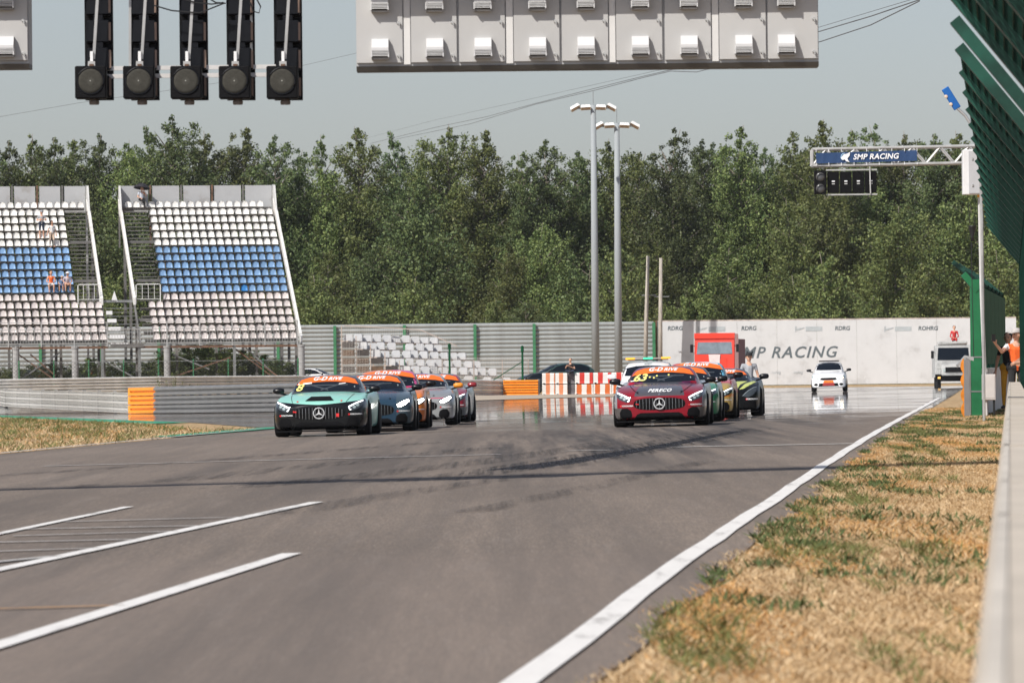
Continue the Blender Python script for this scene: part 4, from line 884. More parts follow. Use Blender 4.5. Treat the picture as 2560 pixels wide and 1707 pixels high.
def start_light(i, xc, wc, xl):
    nm = ['leftmost', 'second', 'middle', 'fourth', 'rightmost'][i]
    o = Q(wc, 0); z0 = Q(wc, 248).z; root = thing('start_light', '%s of the five black start light columns' % nm, 'start light', GO + Vector((o.x, 0, z0)), group='five start lights in a row')
    hw = .148; ztop = 5.5 - z0
    MB().bb(-hw, hw, .22, .34, 0, ztop).build('back_case', blk, root)
    z = .02; k = 0
    while z < ztop - .2:
        b = MB(); b.prism([(-hw + .015, z), (hw - .015, z), (hw - .03, z + .235), (-hw + .03, z + .235)], .13, .23); s_ = b.build('lamp_case', M_SEG, root, bevel=.012)
        MB().bb(hw - .035, hw - .012, .12, .129, z + .02, z + .21).build('case_edge', mat('case_edge_brown', (.25, .17, .13), .5, var=.1), s_)
        MB().bb(-.05, .05, .14, .20, z + .236, z + .292).build('case_neck', M_SEG, s_)
        z += .292
    dx = Q(xl, 0).x - o.x
    lh = MB(); lh.bb(dx - .165, dx + .165, -.10, .10, .0, .345); lh.build('lamp_housing', blk, root, bevel=.012)
    zc = Q(xl, 204).z - z0
    MB().lathe([(.0, .008), (.05, .008), (.10, .007), (.13, .005), (.133, 0)], 28, Matrix.Rotation(pi / 2, 3, 'X'), (dx, -.10, zc)).build('lens', M_LENS, root, True)
    MB().tube([(dx + .138 * cos(a), -.105, zc + .138 * sin(a)) for a in [2 * pi * q / 24 for q in range(25)]], .008, 5).build('lens_ring', M_SEG, root)
    MB().lathe([(.0, .003), (.006, 0)], 6, Matrix.Rotation(pi / 2, 3, 'X'), (dx, -.136, zc)).build('lens_dot', mat('dot_pale', (.5, .5, .45), .5, var=0), root)
    MB().bar((dx + .03, -.02, .42), (dx + .10, -.02, ztop), .030).build('hanger', M_GALV, root)
    MB().box((dx + .01, -.05, .42), (.03, .03, .16)).build('bracket', M_WHT, root); MB().box((dx + .01, -.05, .37), (.075, .06, .05)).build('clamp', MATS['arm_steel'], root)
    MB().box((dx + .01, -.07, .355), (.045, .04, .02)).build('rust_spot', M_RUST, root)
    MB().lathe([(.05, 0), (.055, .03), (.035, .07)], 10, c=(dx + .03, 0, -.06)).build('cable_gland', mat('gland_brown', (.12, .10, .085), .6, var=.2), root)
for i, (a, b_) in enumerate(((242, 226), (357, 346), (480, 464), (598, 585), (717, 704))): start_light(i, 0, a, b_)
cr = thing('cross_rail', 'pair of flat steel rails joining the start lights', 'rail', GO)
for y0 in (162, 182):
    p, q = Q(262, y0, .16), Q(690, y0, .16); z = (p.z + q.z) / 2; MB().bb(p.x, q.x, .15, .19, z - .045, z).build('rail', mat('rail_cream', (.62, .60, .58), .5, var=.06), cr)
for x in (322, 626):
    p, q = Q(x, 165, .2), Q(x, -60, .2); MB().bar(p, q, .026).build('hanger', M_GALV, cr)
wr = thing('cable', 'black wires looping between the start light columns', 'cable', GO)
for pts in ([(385, 15), (430, 28), (500, 34), (560, 10)], [(430, -8), (490, 8), (530, 12), (560, 8)], [(510, -10), (540, 8), (565, 10)], [(640, -5), (652, 18), (648, 34), (634, 30), (626, 8)]):
    MB().tube([Q(x, y, -.05) for x, y in pts], .008, 5).build('wire', M_BLACK, wr)
# ---- overhead wires
def wire(label, pts, r):
    o = MB(); P3 = [P(x * D2S, y * D2S, Y) for x, y, Y in pts]; o.tube(P3, r, 5); t = o.build('overhead_wire', mat('wire_grey', (.10, .10, .105), .6, var=0)); tag(t, label, 'wire', 'overhead wires across the sky')
wire('thick overhead wire sagging above the floodlight masts', [(850, 330, 470), (1000, 293, 400), (1120, 268, 350), (1230, 238, 300), (1360, 205, 250), (1480, 175, 220), (1580, 152, 200), (1885, 72, 150), (2000, 38, 140), (2112, 0, 130)], .014)
wire('second thick overhead wire just below the thicker one', [(900, 322, 470), (1080, 285, 380), (1230, 240, 300), (1370, 207, 250), (1480, 178, 220), (1540, 164, 210), (1600, 166, 200), (1655, 152, 190), (1885, 96, 150), (2000, 58, 140), (2112, 3, 130)], .014)
wire('thin overhead wire above the thicker pair', [(840, 318, 470), (1000, 276, 400), (1200, 232, 300), (1440, 178, 220), (1530, 158, 200), (1885, 62, 150), (2112, -6, 130)], .007)
wire('faint wire passing below the start lights', [(-20, 272, 200), (180, 237, 200), (360, 212, 200), (560, 182, 200), (700, 150, 200), (830, 120, 200)], .006)
# ================================================================== small stepped stand behind its mesh
def bleacher():
    Y = 398.0; o = gp(LX(856, Y), Y); root = thing('bleacher', 'small stepped stand with white seats behind pale wire mesh', 'bleacher', o)
    M_B = mat('bleacher_box_brown', (.15, .095, .06), .85, var=.4, scale=2); M_F = mat('bleacher_frame', (.48, .40, .35), .8, var=.2, scale=2); me = MB().prism([(-.3, 0), (.3, 0), (.3, .42), (.24, .50), (-.2, .50), (-.3, .36)], 0, .72, 'xz').mesh('seat_block', mat('seat_block_white', (.55, .56, .57), .6, var=.2, scale=2, dirt=(.25, .25, .27)))
    zt = 3.45
    for k in range(6):
        x0, y0, z = .35 + 1.02 * k, -.9 * k, zt - .58 * k
        n = 10
        MB().bar((x0 - .2, y0, z - .04), (x0 + n * .66, y0 + n * .9, z - .04 - .025 * n), .7, .07).build('tier_plank', M_F, root)
        for i in range(n):
            if R.random() < .06: continue
            s_ = link('seat_block', me, None, root); s_.location = (x0 + i * .66 + R.uniform(-.08, .08), y0 + i * .9, z - .025 * i + R.uniform(-.08, .02)); s_.rotation_euler = (0, 0, R.uniform(-.1, .1))
        for q in range(6 - k):
            if (k + q) % 5 == 4: continue
            MB().bb(x0 - .33, x0 + .52, y0 - .25, y0 + .2, z - .54 - .58 * q + .04, z - .08 - .58 * q).build('riser_box', M_B if (k * 3 + q) % 3 else mat('riser_box_dark', (.07, .06, .055), .85, var=.3), root)
        MB().bb(x0 - .4, x0 - .34, y0 - .3, y0 - .24, 0, z + .9).build('frame_post', M_F, root)
    # mesh cage: outline falls from left to right
    top = lambda x: np.interp(x, [0, 1.5, 5.4, 8.0, 13.0], [4.55, 4.45, 4.2, 3.4, 2.1])
    b = MB(); x = 0
    while x < 13: b.bar((x, -1.2 - .02 * x, .0), (x, -1.2 - .02 * x, min(top(x), 2.2 + 1.3 * (x < 1.3))), .014); x += .11
    z = .2
    while z < 2.2: b.bar((0, -1.2, z), (13, -1.46, z), .012); z += .16
    x = 0
    while x < 8: b.bar((x, 4, max(1.5, top(x) - 1.0)), (x, 4, top(x)), .012); x += .16
    tag(b.build('wire_mesh', mat('wire_pale', (.56, .52, .48), .6, .2, var=.1), root), None, kind='stuff')
    for x in (0, 2.2, 4.6, 7.0, 9.2, 11.2, 13): MB().bar((x, -1.25, 0), (x, -1.25, min(top(x), 2.0) if x else 4.5), .07).build('mesh_post', M_F, root)
    pts = [(0, 4, 4.55), (1.5, 4, 4.45), (5.4, 4, 4.2), (8.0, 4, 3.0)]
    for a, c in zip(pts, pts[1:]): MB().bar(a, c, .06).build('top_rail', M_F, root)
bleacher()
def dark_post(label, x, y, Y):
    p, base = P(x, y, Y), gp(LX(x, Y), Y); r = thing('fence_post', label, 'post', base); MB().tube([(0, 0, 0), (0, 0, p.z - base.z)], .07, 7).build('post', M_GDARK, r); MB().lathe([(.1, 0), (.1, .35)], 8, c=(0, 0, p.z - base.z - .4)).build('cap', M_GDARK, r); return r
dark_post('dark green post standing before the small stepped stand', 1124, 858, 372)
dp = dark_post('dark green braced post left of the orange rail end', 1306, 864, 372)
MB().bar((0, .1, 3.0 - .8), (-2.4, .1, .7), .06).build('brace', M_GDARK, dp)
# ---- weeds and shrubs by the rails
def shrub(label, x, Y, H, k=0, spread=1.0, group='shrubs under the grandstands'):
    tr, cr, H0 = PROT['low'][k]; s_ = H / H0; o = thing('shrub', label, 'shrub', gp(LX(x, Y), Y), R.uniform(0, 6), group); o.scale = (s_ * spread, s_ * spread, s_); link('stem', tr, None, o); link('foliage', cr, None, o)
for i, (x, H) in enumerate([(-20, 1.9), (30, 1.7), (80, 1.8), (130, 2.0), (180, 1.8), (225, 2.2), (275, 1.9), (320, 2.1), (370, 2.0), (420, 2.6), (470, 3.0), (515, 3.1), (560, 2.8), (610, 2.6), (655, 2.3), (690, 2.0), (728, 1.8)]):
    shrub('dark shrub behind the chain-link fence under the grandstands, %s from the left' % ORD[i], x, 347 + (i % 3) * 1.6, H, i % 3, 2.2)
def weed(label, x, Y, H, n, w_):
    o = thing('weed_plant', label, 'weed', gp(LX(x, Y), Y)); r = random.Random(x); st, lf = MB(), MB()
    for _ in range(n):
        a = r.uniform(-w_, w_); b = r.uniform(-.2, .2); h = H * r.uniform(.5, 1); st.tube([(a * .3, b, 0), (a * .7, b, h * .6), (a, b, h)], .008, 4)
        for q in range(9):
            f = .25 + .75 * q / 9; p = Vector((a * .3, b, 0)).lerp(Vector((a, b, h)), f); d = Vector((r.uniform(-1, 1), r.uniform(-1, .6), r.uniform(0, .9))).normalized(); e = d.cross(Vector((0, 0, 1))).normalized() * .025; L_ = r.uniform(.12, .22)
            lf.add([p, p + d * L_ * .5 + e, p + d * L_, p + d * L_ * .5 - e], [(0, 1, 2, 3)])
    st.build('stem', mat('weed_stem', (.16, .17, .07), .8, var=.2), o); lf.build('leaves', leaf_mat('weed_leaves', (.16, .19, .07), (.36, .36, .17)) if 'weed_leaves' not in MATS else MATS['weed_leaves'], o)
weed('tall pale green weed growing over the guardrail with the orange end', 432, 251.5, 1.72, 26, .75)
weed('small pale weed beside the tall one on the guardrail', 478, 249.5, 1.38, 10, .3)
# ================================================================== vehicles (front of each car looks along -y of its own axes)
def ring_body(y, w, zb, zs, zc):
    h = zs - zb
    half = [(0, zb), (.6 * w, zb), (.92 * w, zb + .008), (.98 * w, zb + .10 * h), (1.0 * w, zb + .42 * h), (.992 * w, zb + .72 * h), (.96 * w, zs - .10 * h), (.885 * w, zs), (.76 * w, zs + (zc - zs) * .15 - .012), (.52 * w, zs + (zc - zs) * .7), (.26 * w, zc), (0, zc + .004)]
    return y, half
def ring_cabin(y, zb, wb, zr, wr, c):
    half = [(wb, zb), (wb * .55 + wr * .45 + .012, zb + (zr - zb) * .5), (wr + .012, zb + (zr - zb) * .86), (wr * .9, zr - .03 * min(1, (zr - zb) * 4)), (wr * .55, zr - .006), (wr * .25, zr), (0, zr)]
    return y, half, c
def loft(rings, closed, name, sub=2):
    vs, fs, idx = [], [], []
    for rg in rings:
        y, half = rg[0], rg[1]; c = rg[2] if len(rg) > 2 else 0; wmax = max(h[0] for h in half)
        full = half + [(-x, z) for x, z in reversed(half) if x > 0]
        idx.append(range(len(vs), len(vs) + len(full)))
        for x, z in full: vs.append((x, y + c * (x / wmax) ** 2, z))
    n = len(idx[0])
    for a, b in zip(idx, idx[1:]):
        for k in range(n if closed else n - 1): fs.append((a[k], a[(k + 1) % n], b[(k + 1) % n], b[k]))
    nh = len(rings[0][1])
    for ring in (idx[0], idx[-1]):
        if closed:                                 # quads across the ring, left to right
            R_ = list(ring[:nh]); L_ = [ring[0]] + [ring[n - k] for k in range(1, nh - 1)] + [ring[nh - 1]]
        else:
            R_ = list(ring[:nh]); L_ = [ring[n - 1 - k] for k in range(nh)]
        for k in range(nh - 1):
            q = []
            for i in (R_[k], R_[k + 1], L_[k + 1], L_[k]):
                if i not in q: q.append(i)
            if len(q) > 2: fs.append(tuple(q))
    o = MB().add(vs, fs).build(name, None); md = o.modifiers.new('s', 'SUBSURF'); md.levels = sub; md.render_levels = sub
    me = ev_mesh(o); bpy.data.objects.remove(o); me.polygons.foreach_set('use_smooth', [True] * len(me.polygons)); me.materials.clear(); me.name = name
    return me
SHAPES = {
 'gt': dict(body=[(-2.275, .50, .22, .58, .645), (-2.24, .76, .18, .63, .685), (-2.15, .89, .15, .68, .725), (-1.98, .955, .14, .735, .77), (-1.72, .985, .14, .79, .82), (-1.35, 1.0, .14, .845, .87), (-.9, .985, .14, .87, .91), (-.5, .97, .14, .885, .935), (.2, .965, .14, .89, .92), (.8, .985, .14, .93, .94), (1.3, 1.0, .14, .97, .96), (1.8, .98, .16, .95, .94), (2.15, .92, .22, .88, .88), (2.25, .8, .3, .82, .84)],
            cabin=[(-.74, .84, .72, .90, .66, .30), (-.62, .84, .76, .95, .68, .28), (-.30, .84, .80, 1.075, .67, .24), (.02, .84, .81, 1.19, .64, .2), (.26, .84, .81, 1.255, .61, .12), (.62, .84, .80, 1.288, .59, .02), (1.05, .84, .79, 1.272, .56, 0), (1.5, .84, .74, 1.18, .52, 0), (1.95, .84, .66, 1.02, .48, 0), (2.15, .84, .6, .93, .44, 0)],
            fa=-1.32, ra=1.31, tr=.345, tw=.30, tx=.855, mir=(1.0, -.30, .965),
            ws_top=[(-.565, 1.175), (-.4, 1.225), (-.2, 1.243), (0, 1.248), (.2, 1.243), (.4, 1.225), (.565, 1.175)], ws_bot=[(.775, .945), (.4, .935), (0, .93), (-.4, .935), (-.775, .945)],
            bn_bot=[(.655, 1.065), (.45, 1.105), (.2, 1.128), (0, 1.133), (-.2, 1.128), (-.45, 1.105), (-.655, 1.065)]),
 'mid': dict(body=[(-2.2, .45, .2, .50, .58), (-2.16, .74, .17, .56, .62), (-2.05, .88, .15, .64, .67), (-1.8, .95, .14, .75, .74), (-1.4, .985, .14, .83, .80), (-1.0, .985, .14, .86, .86), (-.5, .97, .14, .86, .90), (.2, .965, .14, .88, .9), (.8, .99, .14, .93, .93), (1.3, 1.0, .14, .97, .97), (1.8, .98, .18, .96, .95), (2.15, .92, .25, .9, .9), (2.25, .8, .32, .84, .85)],
            cabin=[(-1.10, .76, .70, .84, .62, .32), (-.95, .76, .74, .90, .64, .30), (-.55, .76, .78, 1.03, .63, .26), (-.2, .76, .78, 1.13, .60, .2), (.1, .76, .78, 1.19, .56, .1), (.4, .76, .77, 1.215, .54, 0), (.8, .8, .76, 1.19, .52, 0), (1.3, .84, .74, 1.10, .5, 0), (1.8, .84, .68, 1.0, .46, 0), (2.1, .84, .6, .93, .42, 0)],
            fa=-1.3, ra=1.3, tr=.345, tw=.30, tx=.85, mir=(1.02, -.55, .98),
            ws_top=[(-.52, 1.10), (-.3, 1.155), (0, 1.172), (.3, 1.155), (.52, 1.10)], ws_bot=[(.74, .90), (.4, .885), (0, .88), (-.4, .885), (-.74, .90)], bn_bot=[(.60, 1.015), (.3, 1.06), (0, 1.07), (-.3, 1.06), (-.60, 1.015)]),
 'coupe': dict(body=[(-2.25, .50, .22, .62, .68), (-2.2, .78, .18, .68, .72), (-2.08, .89, .15, .74, .78), (-1.85, .935, .14, .82, .84), (-1.4, .96, .14, .89, .91), (-.9, .955, .14, .92, .97), (-.4, .945, .14, .93, .98), (.3, .94, .14, .94, .96), (.9, .955, .14, .96, .97), (1.4, .97, .14, .98, .98), (1.9, .94, .18, .97, .98), (2.25, .88, .3, .92, .94), (2.35, .78, .4, .88, .9)],
            cabin=[(-.85, .86, .70, .95, .66, .28), (-.7, .86, .74, 1.01, .67, .26), (-.35, .86, .77, 1.17, .66, .2), (.0, .86, .78, 1.30, .63, .12), (.3, .86, .78, 1.365, .61, .04), (.8, .86, .77, 1.385, .59, 0), (1.3, .86, .74, 1.32, .56, 0), (1.8, .88, .7, 1.12, .52, 0), (2.1, .88, .64, .98, .46, 0)],
            fa=-1.36, ra=1.45, tr=.345, tw=.28, tx=.84, mir=(1.0, -.45, 1.04),
            ws_top=[(-.57, 1.27), (-.3, 1.335), (0, 1.345), (.3, 1.335), (.57, 1.27)], ws_bot=[(.74, 1.0), (.4, .985), (0, .98), (-.4, .985), (-.74, 1.0)], bn_bot=[(.645, 1.165), (.3, 1.225), (0, 1.24), (-.3, 1.225), (-.645, 1.165)]),
 'hatch': dict(body=[(-2.05, .48, .26, .66, .74), (-2.0, .72, .22, .72, .78), (-1.88, .82, .2, .8, .86), (-1.6, .855, .2, .88, .93), (-1.25, .865, .2, .92, .98), (-.8, .87, .2, .94, 1.02), (0, .87, .2, .96, 1.02), (.8, .87, .2, .98, 1.02), (1.4, .87, .22, .99, 1.02), (1.85, .84, .28, .98, 1.02), (2.0, .78, .34, .94, 1.0)],
            cabin=[(-1.05, .9, .68, 1.0, .64, .2), (-.85, .9, .72, 1.10, .65, .18), (-.45, .9, .75, 1.30, .63, .12), (-.15, .9, .75, 1.42, .60, .06), (.3, .9, .75, 1.475, .58, 0), (1.0, .9, .74, 1.475, .57, 0), (1.5, .9, .72, 1.42, .56, 0), (1.85, .9, .68, 1.2, .55, 0), (1.95, .9, .66, 1.0, .55, 0)],
            fa=-1.25, ra=1.3, tr=.315, tw=.2, tx=.77, mir=(.97, -.62, 1.07),
            ws_top=[(-.56, 1.37), (-.3, 1.425), (0, 1.435), (.3, 1.425), (.56, 1.37)], ws_bot=[(.70, 1.08), (.4, 1.065), (0, 1.06), (-.4, 1.065), (-.70, 1.08)], bn_bot=None),
}
def car_shape(k):
    d = SHAPES[k]
    if 'mesh' not in d:
        b = loft([ring_body(*r) for r in d['body']], True, 'body'); c = loft([ring_cabin(*r) for r in d['cabin']], False, 'cabin')
        d['mesh'] = (b, c); d['bvh'] = []
        for me in (b, c): d['bvh'].append(BVHTree.FromPolygons([v.co.copy() for v in me.vertices], [tuple(p.vertices) for p in me.polygons]))
    return d
DIRS = {'front': (Vector((0, 1, 0)), lambda a, b: Vector((a, -6, b))), 'top': (Vector((0, 0, -1)), lambda a, b: Vector((a, b, 6))), 'right': (Vector((-1, 0, 0)), lambda a, b: Vector((6, a, b))), 'left': (Vector((1, 0, 0)), lambda a, b: Vector((-6, a, b)))}
def project(me, bvh, axis, off):
    d, org = DIRS[axis]
    for v in me.vertices:
        o = org(v.co.x, v.co.y); h = bvh.ray_cast(o, d)
        if h[0] is None:
            q = o + d * 5.0; h = bvh.find_nearest(q)
        n = h[1] if h[1].dot(d) < 0 else -h[1]
        v.co = h[0] + n * off
    me.update()
def decal(name, poly, bvh, axis, off, m, parent, L_=.07, smooth=True):
    bm = bmesh.new(); bm.faces.new([bm.verts.new((a, b, 0)) for a, b in poly]); bmesh.ops.triangulate(bm, faces=bm.faces[:])
    for _ in range(5):
        es = [e for e in bm.edges if e.calc_length() > L_]
        if not es: break
        bmesh.ops.subdivide_edges(bm, edges=es, cuts=1); bmesh.ops.triangulate(bm, faces=bm.faces[:])
    me = bpy.data.meshes.new(name); bm.to_mesh(me); bm.free(); project(me, bvh, axis, off)
    me.polygons.foreach_set('use_smooth', [smooth] * len(me.polygons)); me.materials.append(m); return link(name, me, None, parent)
def lettering(txt, size, x, z, bvh, axis, off, m, parent, shear=.25, bold=.004, space=1.0, sx=1.0, rot=0.0, name='lettering'):
    me = text_mesh(txt, size, shear, bold, 0, space=space); c, s_ = cos(rot), sin(rot)
    bm = bmesh.new(); bm.from_mesh(me); bmesh.ops.remove_doubles(bm, verts=bm.verts, dist=1e-5); bmesh.ops.triangulate(bm, faces=bm.faces[:])
    for _ in range(4):
        es = [e for e in bm.edges if e.calc_length() > size * .35]
        if not es: break
        bmesh.ops.subdivide_edges(bm, edges=es, cuts=1); bmesh.ops.triangulate(bm, faces=bm.faces[:])
    bm.to_mesh(me); bm.free()
    for v in me.vertices: a, b = v.co.x * sx, v.co.y; v.co = Vector((x + a * c - b * s_, z + a * s_ + b * c, 0))
    project(me, bvh, axis, off); me.materials.append(m); return link(name, me, None, parent)
def mirx(p): return [(-x, z) for x, z in reversed(p)]
def band(pts, w_):                                   # polygon of a stroke along points
    pts = [Vector(p) for p in pts]; l, r = [], []
    for i, p in enumerate(pts):
        d = (pts[min(i + 1, len(pts) - 1)] - pts[max(0, i - 1)]).normalized(); n = Vector((-d.y, d.x)) * w_ / 2; l.append(tuple(p + n)); r.append(tuple(p - n))
    return l + r[::-1]
def ell(cx, cz, rx, rz, n=18, p=2.0): return [(cx + rx * math.copysign(abs(cos(2 * pi * k / n)) ** (2 / p), cos(2 * pi * k / n)), cz + rz * math.copysign(abs(sin(2 * pi * k / n)) ** (2 / p), sin(2 * pi * k / n))) for k in range(n)]
M_TYRE = mat('tyre_rubber', (.010, .010, .011), .8, var=.15, scale=6, spec=.2)
M_RIM = mat('rim_dark', (.05, .05, .055), .35, .6, var=.1)
M_GLASS = mat('windscreen_glass', (.005, .008, .013), .05, var=0, coat=0, spec=.22)
M_BLK = mat('car_black', (.007, .007, .009), .3, var=.1, spec=.3)
M_CARB = mat('car_matt_black', (.006, .006, .007), .8, var=.15, spec=.12)
M_CHR = mat('chrome', (.75, .76, .77), .18, .9, var=.03)
M_BAN = mat('banner_orange', (.90, .165, .012), .4, var=.03)
M_WTX = mat('sticker_white', (.85, .85, .85), .4, var=0)
M_YTX = mat('sticker_yellow', (.85, .74, .22), .4, var=0)
M_RTX = mat('sticker_red', (.70, .02, .02), .4, var=0)
M_CAGE = mat('roll_cage_grey', (.055, .065, .075), .5, var=.1)
M_LED = mat('running_light_white', (.9, .93, .95), .3, var=0, emit=1.6, ecol=(.95, .98, 1))
M_HID = mat('headlight_on', (1, .97, .9), .3, var=0, emit=14, ecol=(1, .97, .88))
M_HGL = mat('headlight_glass', (.045, .055, .062), .1, var=.1, coat=.5)
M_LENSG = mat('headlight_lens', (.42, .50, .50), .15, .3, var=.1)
def wheel_meshes(tr, tw):
    k = (tr, tw)
    if k in wheel_meshes.c: return wheel_meshes.c[k]
    Mx = Matrix.Rotation(pi / 2, 3, 'Y'); h = tw / 2
    ty = MB().lathe([(tr - .10, -h), (tr - .03, -h), (tr - .008, -h + .025), (tr, -h + .06), (tr, h - .06), (tr - .008, h - .025), (tr - .03, h), (tr - .10, h)], 28, Mx).mesh('tyre', M_TYRE, True)
    ri = MB().lathe([(tr - .105, h - .09), (tr - .10, h - .01), (tr - .115, h - .02), (tr - .12, h - .08)], 24, Mx)
    for q in range(10):
        a = 2 * pi * q / 10; ri.bar((h - .03, .05 * cos(a), .05 * sin(a)), (h - .045, (tr - .11) * cos(a), (tr - .11) * sin(a)), .03, .03)
    ri.lathe([(.06, h - .08), (.06, h - .02), (.03, h - .01)], 12, Mx)
    wheel_meshes.c[k] = (ty, ri.mesh('rim', M_RIM)); return wheel_meshes.c[k]
wheel_meshes.c = {}
HL_GT = [(.585, .600), (.62, .628), (.76, .690), (.885, .738), (.915, .71), (.905, .64), (.84, .575), (.70, .522), (.635, .53)]
def car(shape, label, xpx, D, yaw, paint, roof=None, cat='race car', lit='led', face='gt', banner=True, number=None, mirror=None, grille_col=None, ground_z=None, group=None, extra=None, name='race_car', Xw=None, pitch_axis=True, glass=None, a_pillar=None, splitter=True, banner_txt=True, ws_drop=0.0):
    d = car_shape(shape); bb, cb = d['bvh']; bm_, cm = d['mesh']; th = -radians(yaw)
    fx = LX(xpx, D) if Xw is None else Xw                               # front axle stands at pixel column xpx, depth D
    off = Vector((-sin(th) * -d['fa'], cos(th) * -d['fa'], 0)); pos = Vector((fx, D, 0)) + off
    z = g(fx, D) if ground_z is None else ground_z
    root = thing(name, label, cat, (pos.x, pos.y, g(pos.x, pos.y) + .014), rot=(0, -S if D < 290 else 0, th), group=group)
    me = bm_.copy(); me.materials.append(paint); link('body', me, None, root)
    me = cm.copy(); me.materials.append(roof or paint); link('roof', me, None, root)
    wt = [(x * (1 + ws_drop), z - ws_drop) for x, z in d['ws_top']]; ws = decal('windscreen', wt + d['ws_bot'], cb, 'front', .006, glass or M_GLASS, root, .09)
    if banner and d['bn_bot']:
        bn = decal('sun_strip', d['ws_top'] + d['bn_bot'], cb, 'front', .011, M_BAN, root, .09)
        zc = (d['ws_top'][len(d['ws_top']) // 2][1] + d['bn_bot'][len(d['bn_bot']) // 2][1]) / 2
        if banner_txt:
            lettering('G-D', .108, -.165, zc, cb, 'front', .018, M_WTX, bn, .3, .004, 1.06, sx=1.45); lettering('RIVE', .085, .155, zc - .006, cb, 'front', .018, M_WTX, bn, .3, .0035, 1.12, sx=1.5)
    sw = {'gt': [(-.12, .97), (.2, 1.11), (.55, 1.185), (1.0, 1.185), (1.35, 1.10), (1.3, .97)], 'mid': [(-.35, .93), (0, 1.06), (.4, 1.12), (.8, 1.09), (.9, .95)], 'coupe': [(-.25, 1.03), (.1, 1.19), (.5, 1.28), (1.1, 1.26), (1.6, 1.10), (1.5, 1.02)], 'hatch': [(-.5, 1.08), (-.15, 1.3), (.3, 1.40), (1.2, 1.39), (1.6, 1.25), (1.6, 1.06)]}[shape]
    for sd in ('left', 'right'): decal('side_window', sw, cb, sd, .006, M_GLASS, root, .12)
    ty, ri = wheel_meshes(d['tr'], d['tw'])
    for sx in (1, -1):
        for ya in (d['fa'], d['ra']):
            w_ = thing('wheel', None, None); w_.parent = root
            w_.location = (sx * d['tx'], ya, d['tr']); w_.rotation_euler = (0, 0, 0 if sx > 0 else pi); link('tyre', ty, None, w_); link('rim', ri, None, w_)
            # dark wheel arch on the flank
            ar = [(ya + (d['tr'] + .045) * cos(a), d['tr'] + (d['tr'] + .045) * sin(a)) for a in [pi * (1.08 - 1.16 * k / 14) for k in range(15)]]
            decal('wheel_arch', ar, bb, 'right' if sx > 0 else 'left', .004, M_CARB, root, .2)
        mx, my, mz = d['mir']; mm = mirror or M_BLK
        mo = MB()
        mo.lathe([(.001, -.125), (.6, -.11), (.92, -.06), (1, 0), (.97, .06), (.75, .11), (.001, .125)], 12, Matrix(((0, 0, 1), (.075, 0, 0), (0, .068, 0))) )
        o = mo.build('mirror', mm, root, True); o.location = (sx * (mx + .02), my, mz)
        MB().tube([(sx * (mx - .02), my + .01, mz - .05), (sx * (mx - .18), my + .05, mz - .10)], .022, 6).build('mirror_stalk', M_BLK, o).location = -o.location
    rb = lambda n, pl, m, dx=.0: [decal(n, p, bb, 'front', .006 + dx, m, root, .06) for p in (pl, mirx(pl))]
    if face == 'gt':
        gm = M_CARB
        gr = decal('grille', ell(0, .478, .545, .128, 26, 2.9), bb, 'front', .004, gm, root, .07)
        rim = [(.545 * math.copysign(abs(cos(a)) ** .69, cos(a)), .478 + .128 * math.copysign(abs(sin(a)) ** .69, sin(a))) for a in [2 * pi * k / 40 for k in range(41)]]
        sl = MB()
        for k in range(15):
            x = (k - 7) * .069; hh = .122 * (1 - (abs(x) / .56) ** 3.2) ** .5
            h0 = bb.ray_cast(Vector((x, -6, .478)), Vector((0, 1, 0)))[0]
            for zz in (0,):
                p0 = bb.ray_cast(Vector((x, -6, .478 - hh)), Vector((0, 1, 0)))[0]; p1 = bb.ray_cast(Vector((x, -6, .478 + hh)), Vector((0, 1, 0)))[0]
                sl.bar(p0 + Vector((0, -.012, 0)), h0 + Vector((0, -.014, 0)), .010, .008); sl.bar(h0 + Vector((0, -.014, 0)), p1 + Vector((0, -.012, 0)), .010, .008)
        sl.build('grille_slats', mat('slat_chrome', (.34, .35, .36), .25, .9, var=.03), gr)
        yv = bb.ray_cast(Vector((0, -6, .482)), Vector((0, 1, 0)))[0].y - .035; em = MB()
        em.tube([(.112 * cos(a), yv, .482 + .112 * sin(a)) for a in [2 * pi * k / 28 for k in range(29)]], .0115, 6)
        for k in range(3):
            a = pi / 2 + k * 2 * pi / 3; t = (.108 * cos(a), .482 + .108 * sin(a)); l = (.02 * cos(a + 1.05), .482 + .02 * sin(a + 1.05)); r = (.02 * cos(a - 1.05), .482 + .02 * sin(a - 1.05)); em.prism([(0, .482), r, t, l], yv - .006, yv + .006)
        em.build('emblem', mat('emblem_chrome', (.85, .86, .87), .25, .5, var=0), gr)
        decal('lower_intake', [(-.56, .155), (-.47, .265), (-.40, .295), (.40, .295), (.47, .265), (.56, .155)], bb, 'front', .016, M_CARB, root, .04)
        rb('side_intake', [(.62, .16), (.575, .25), (.60, .35), (.68, .40), (.79, .395), (.84, .31), (.83, .20), (.78, .155)], M_CARB)
        rb('hood_pin', ell(.46, .725, .022, .012, 8), M_RTX if number == '8' else M_BLK, .004)
        for s_, pl in ((1, HL_GT), (-1, mirx(HL_GT))):
            hl = decal('headlight', pl, bb, 'front', .005, M_HGL, root, .05)
            if lit == 'on': decal('lamp', [(s_ * x, z) for x, z in ([(.61, .59), (.74, .655), (.86, .70), (.88, .655), (.80, .59), (.69, .54), (.635, .545)])][::s_], bb, 'front', .012, M_HID, hl, .05)
            else:
                pts = [(.895, .722), (.77, .668), (.622, .598), (.645, .548), (.672, .54)]
                bd = band([(s_ * x, z) for x, z in pts], .026); decal('running_light', bd if s_ > 0 else bd, bb, 'front', .011, M_LED, hl, .06)
                for cx, cz in ((.735, .592), (.80, .632)): decal('lens', ell(s_ * cx, cz, .034, .030, 10), bb, 'front', .010, M_LENSG, hl, .05)
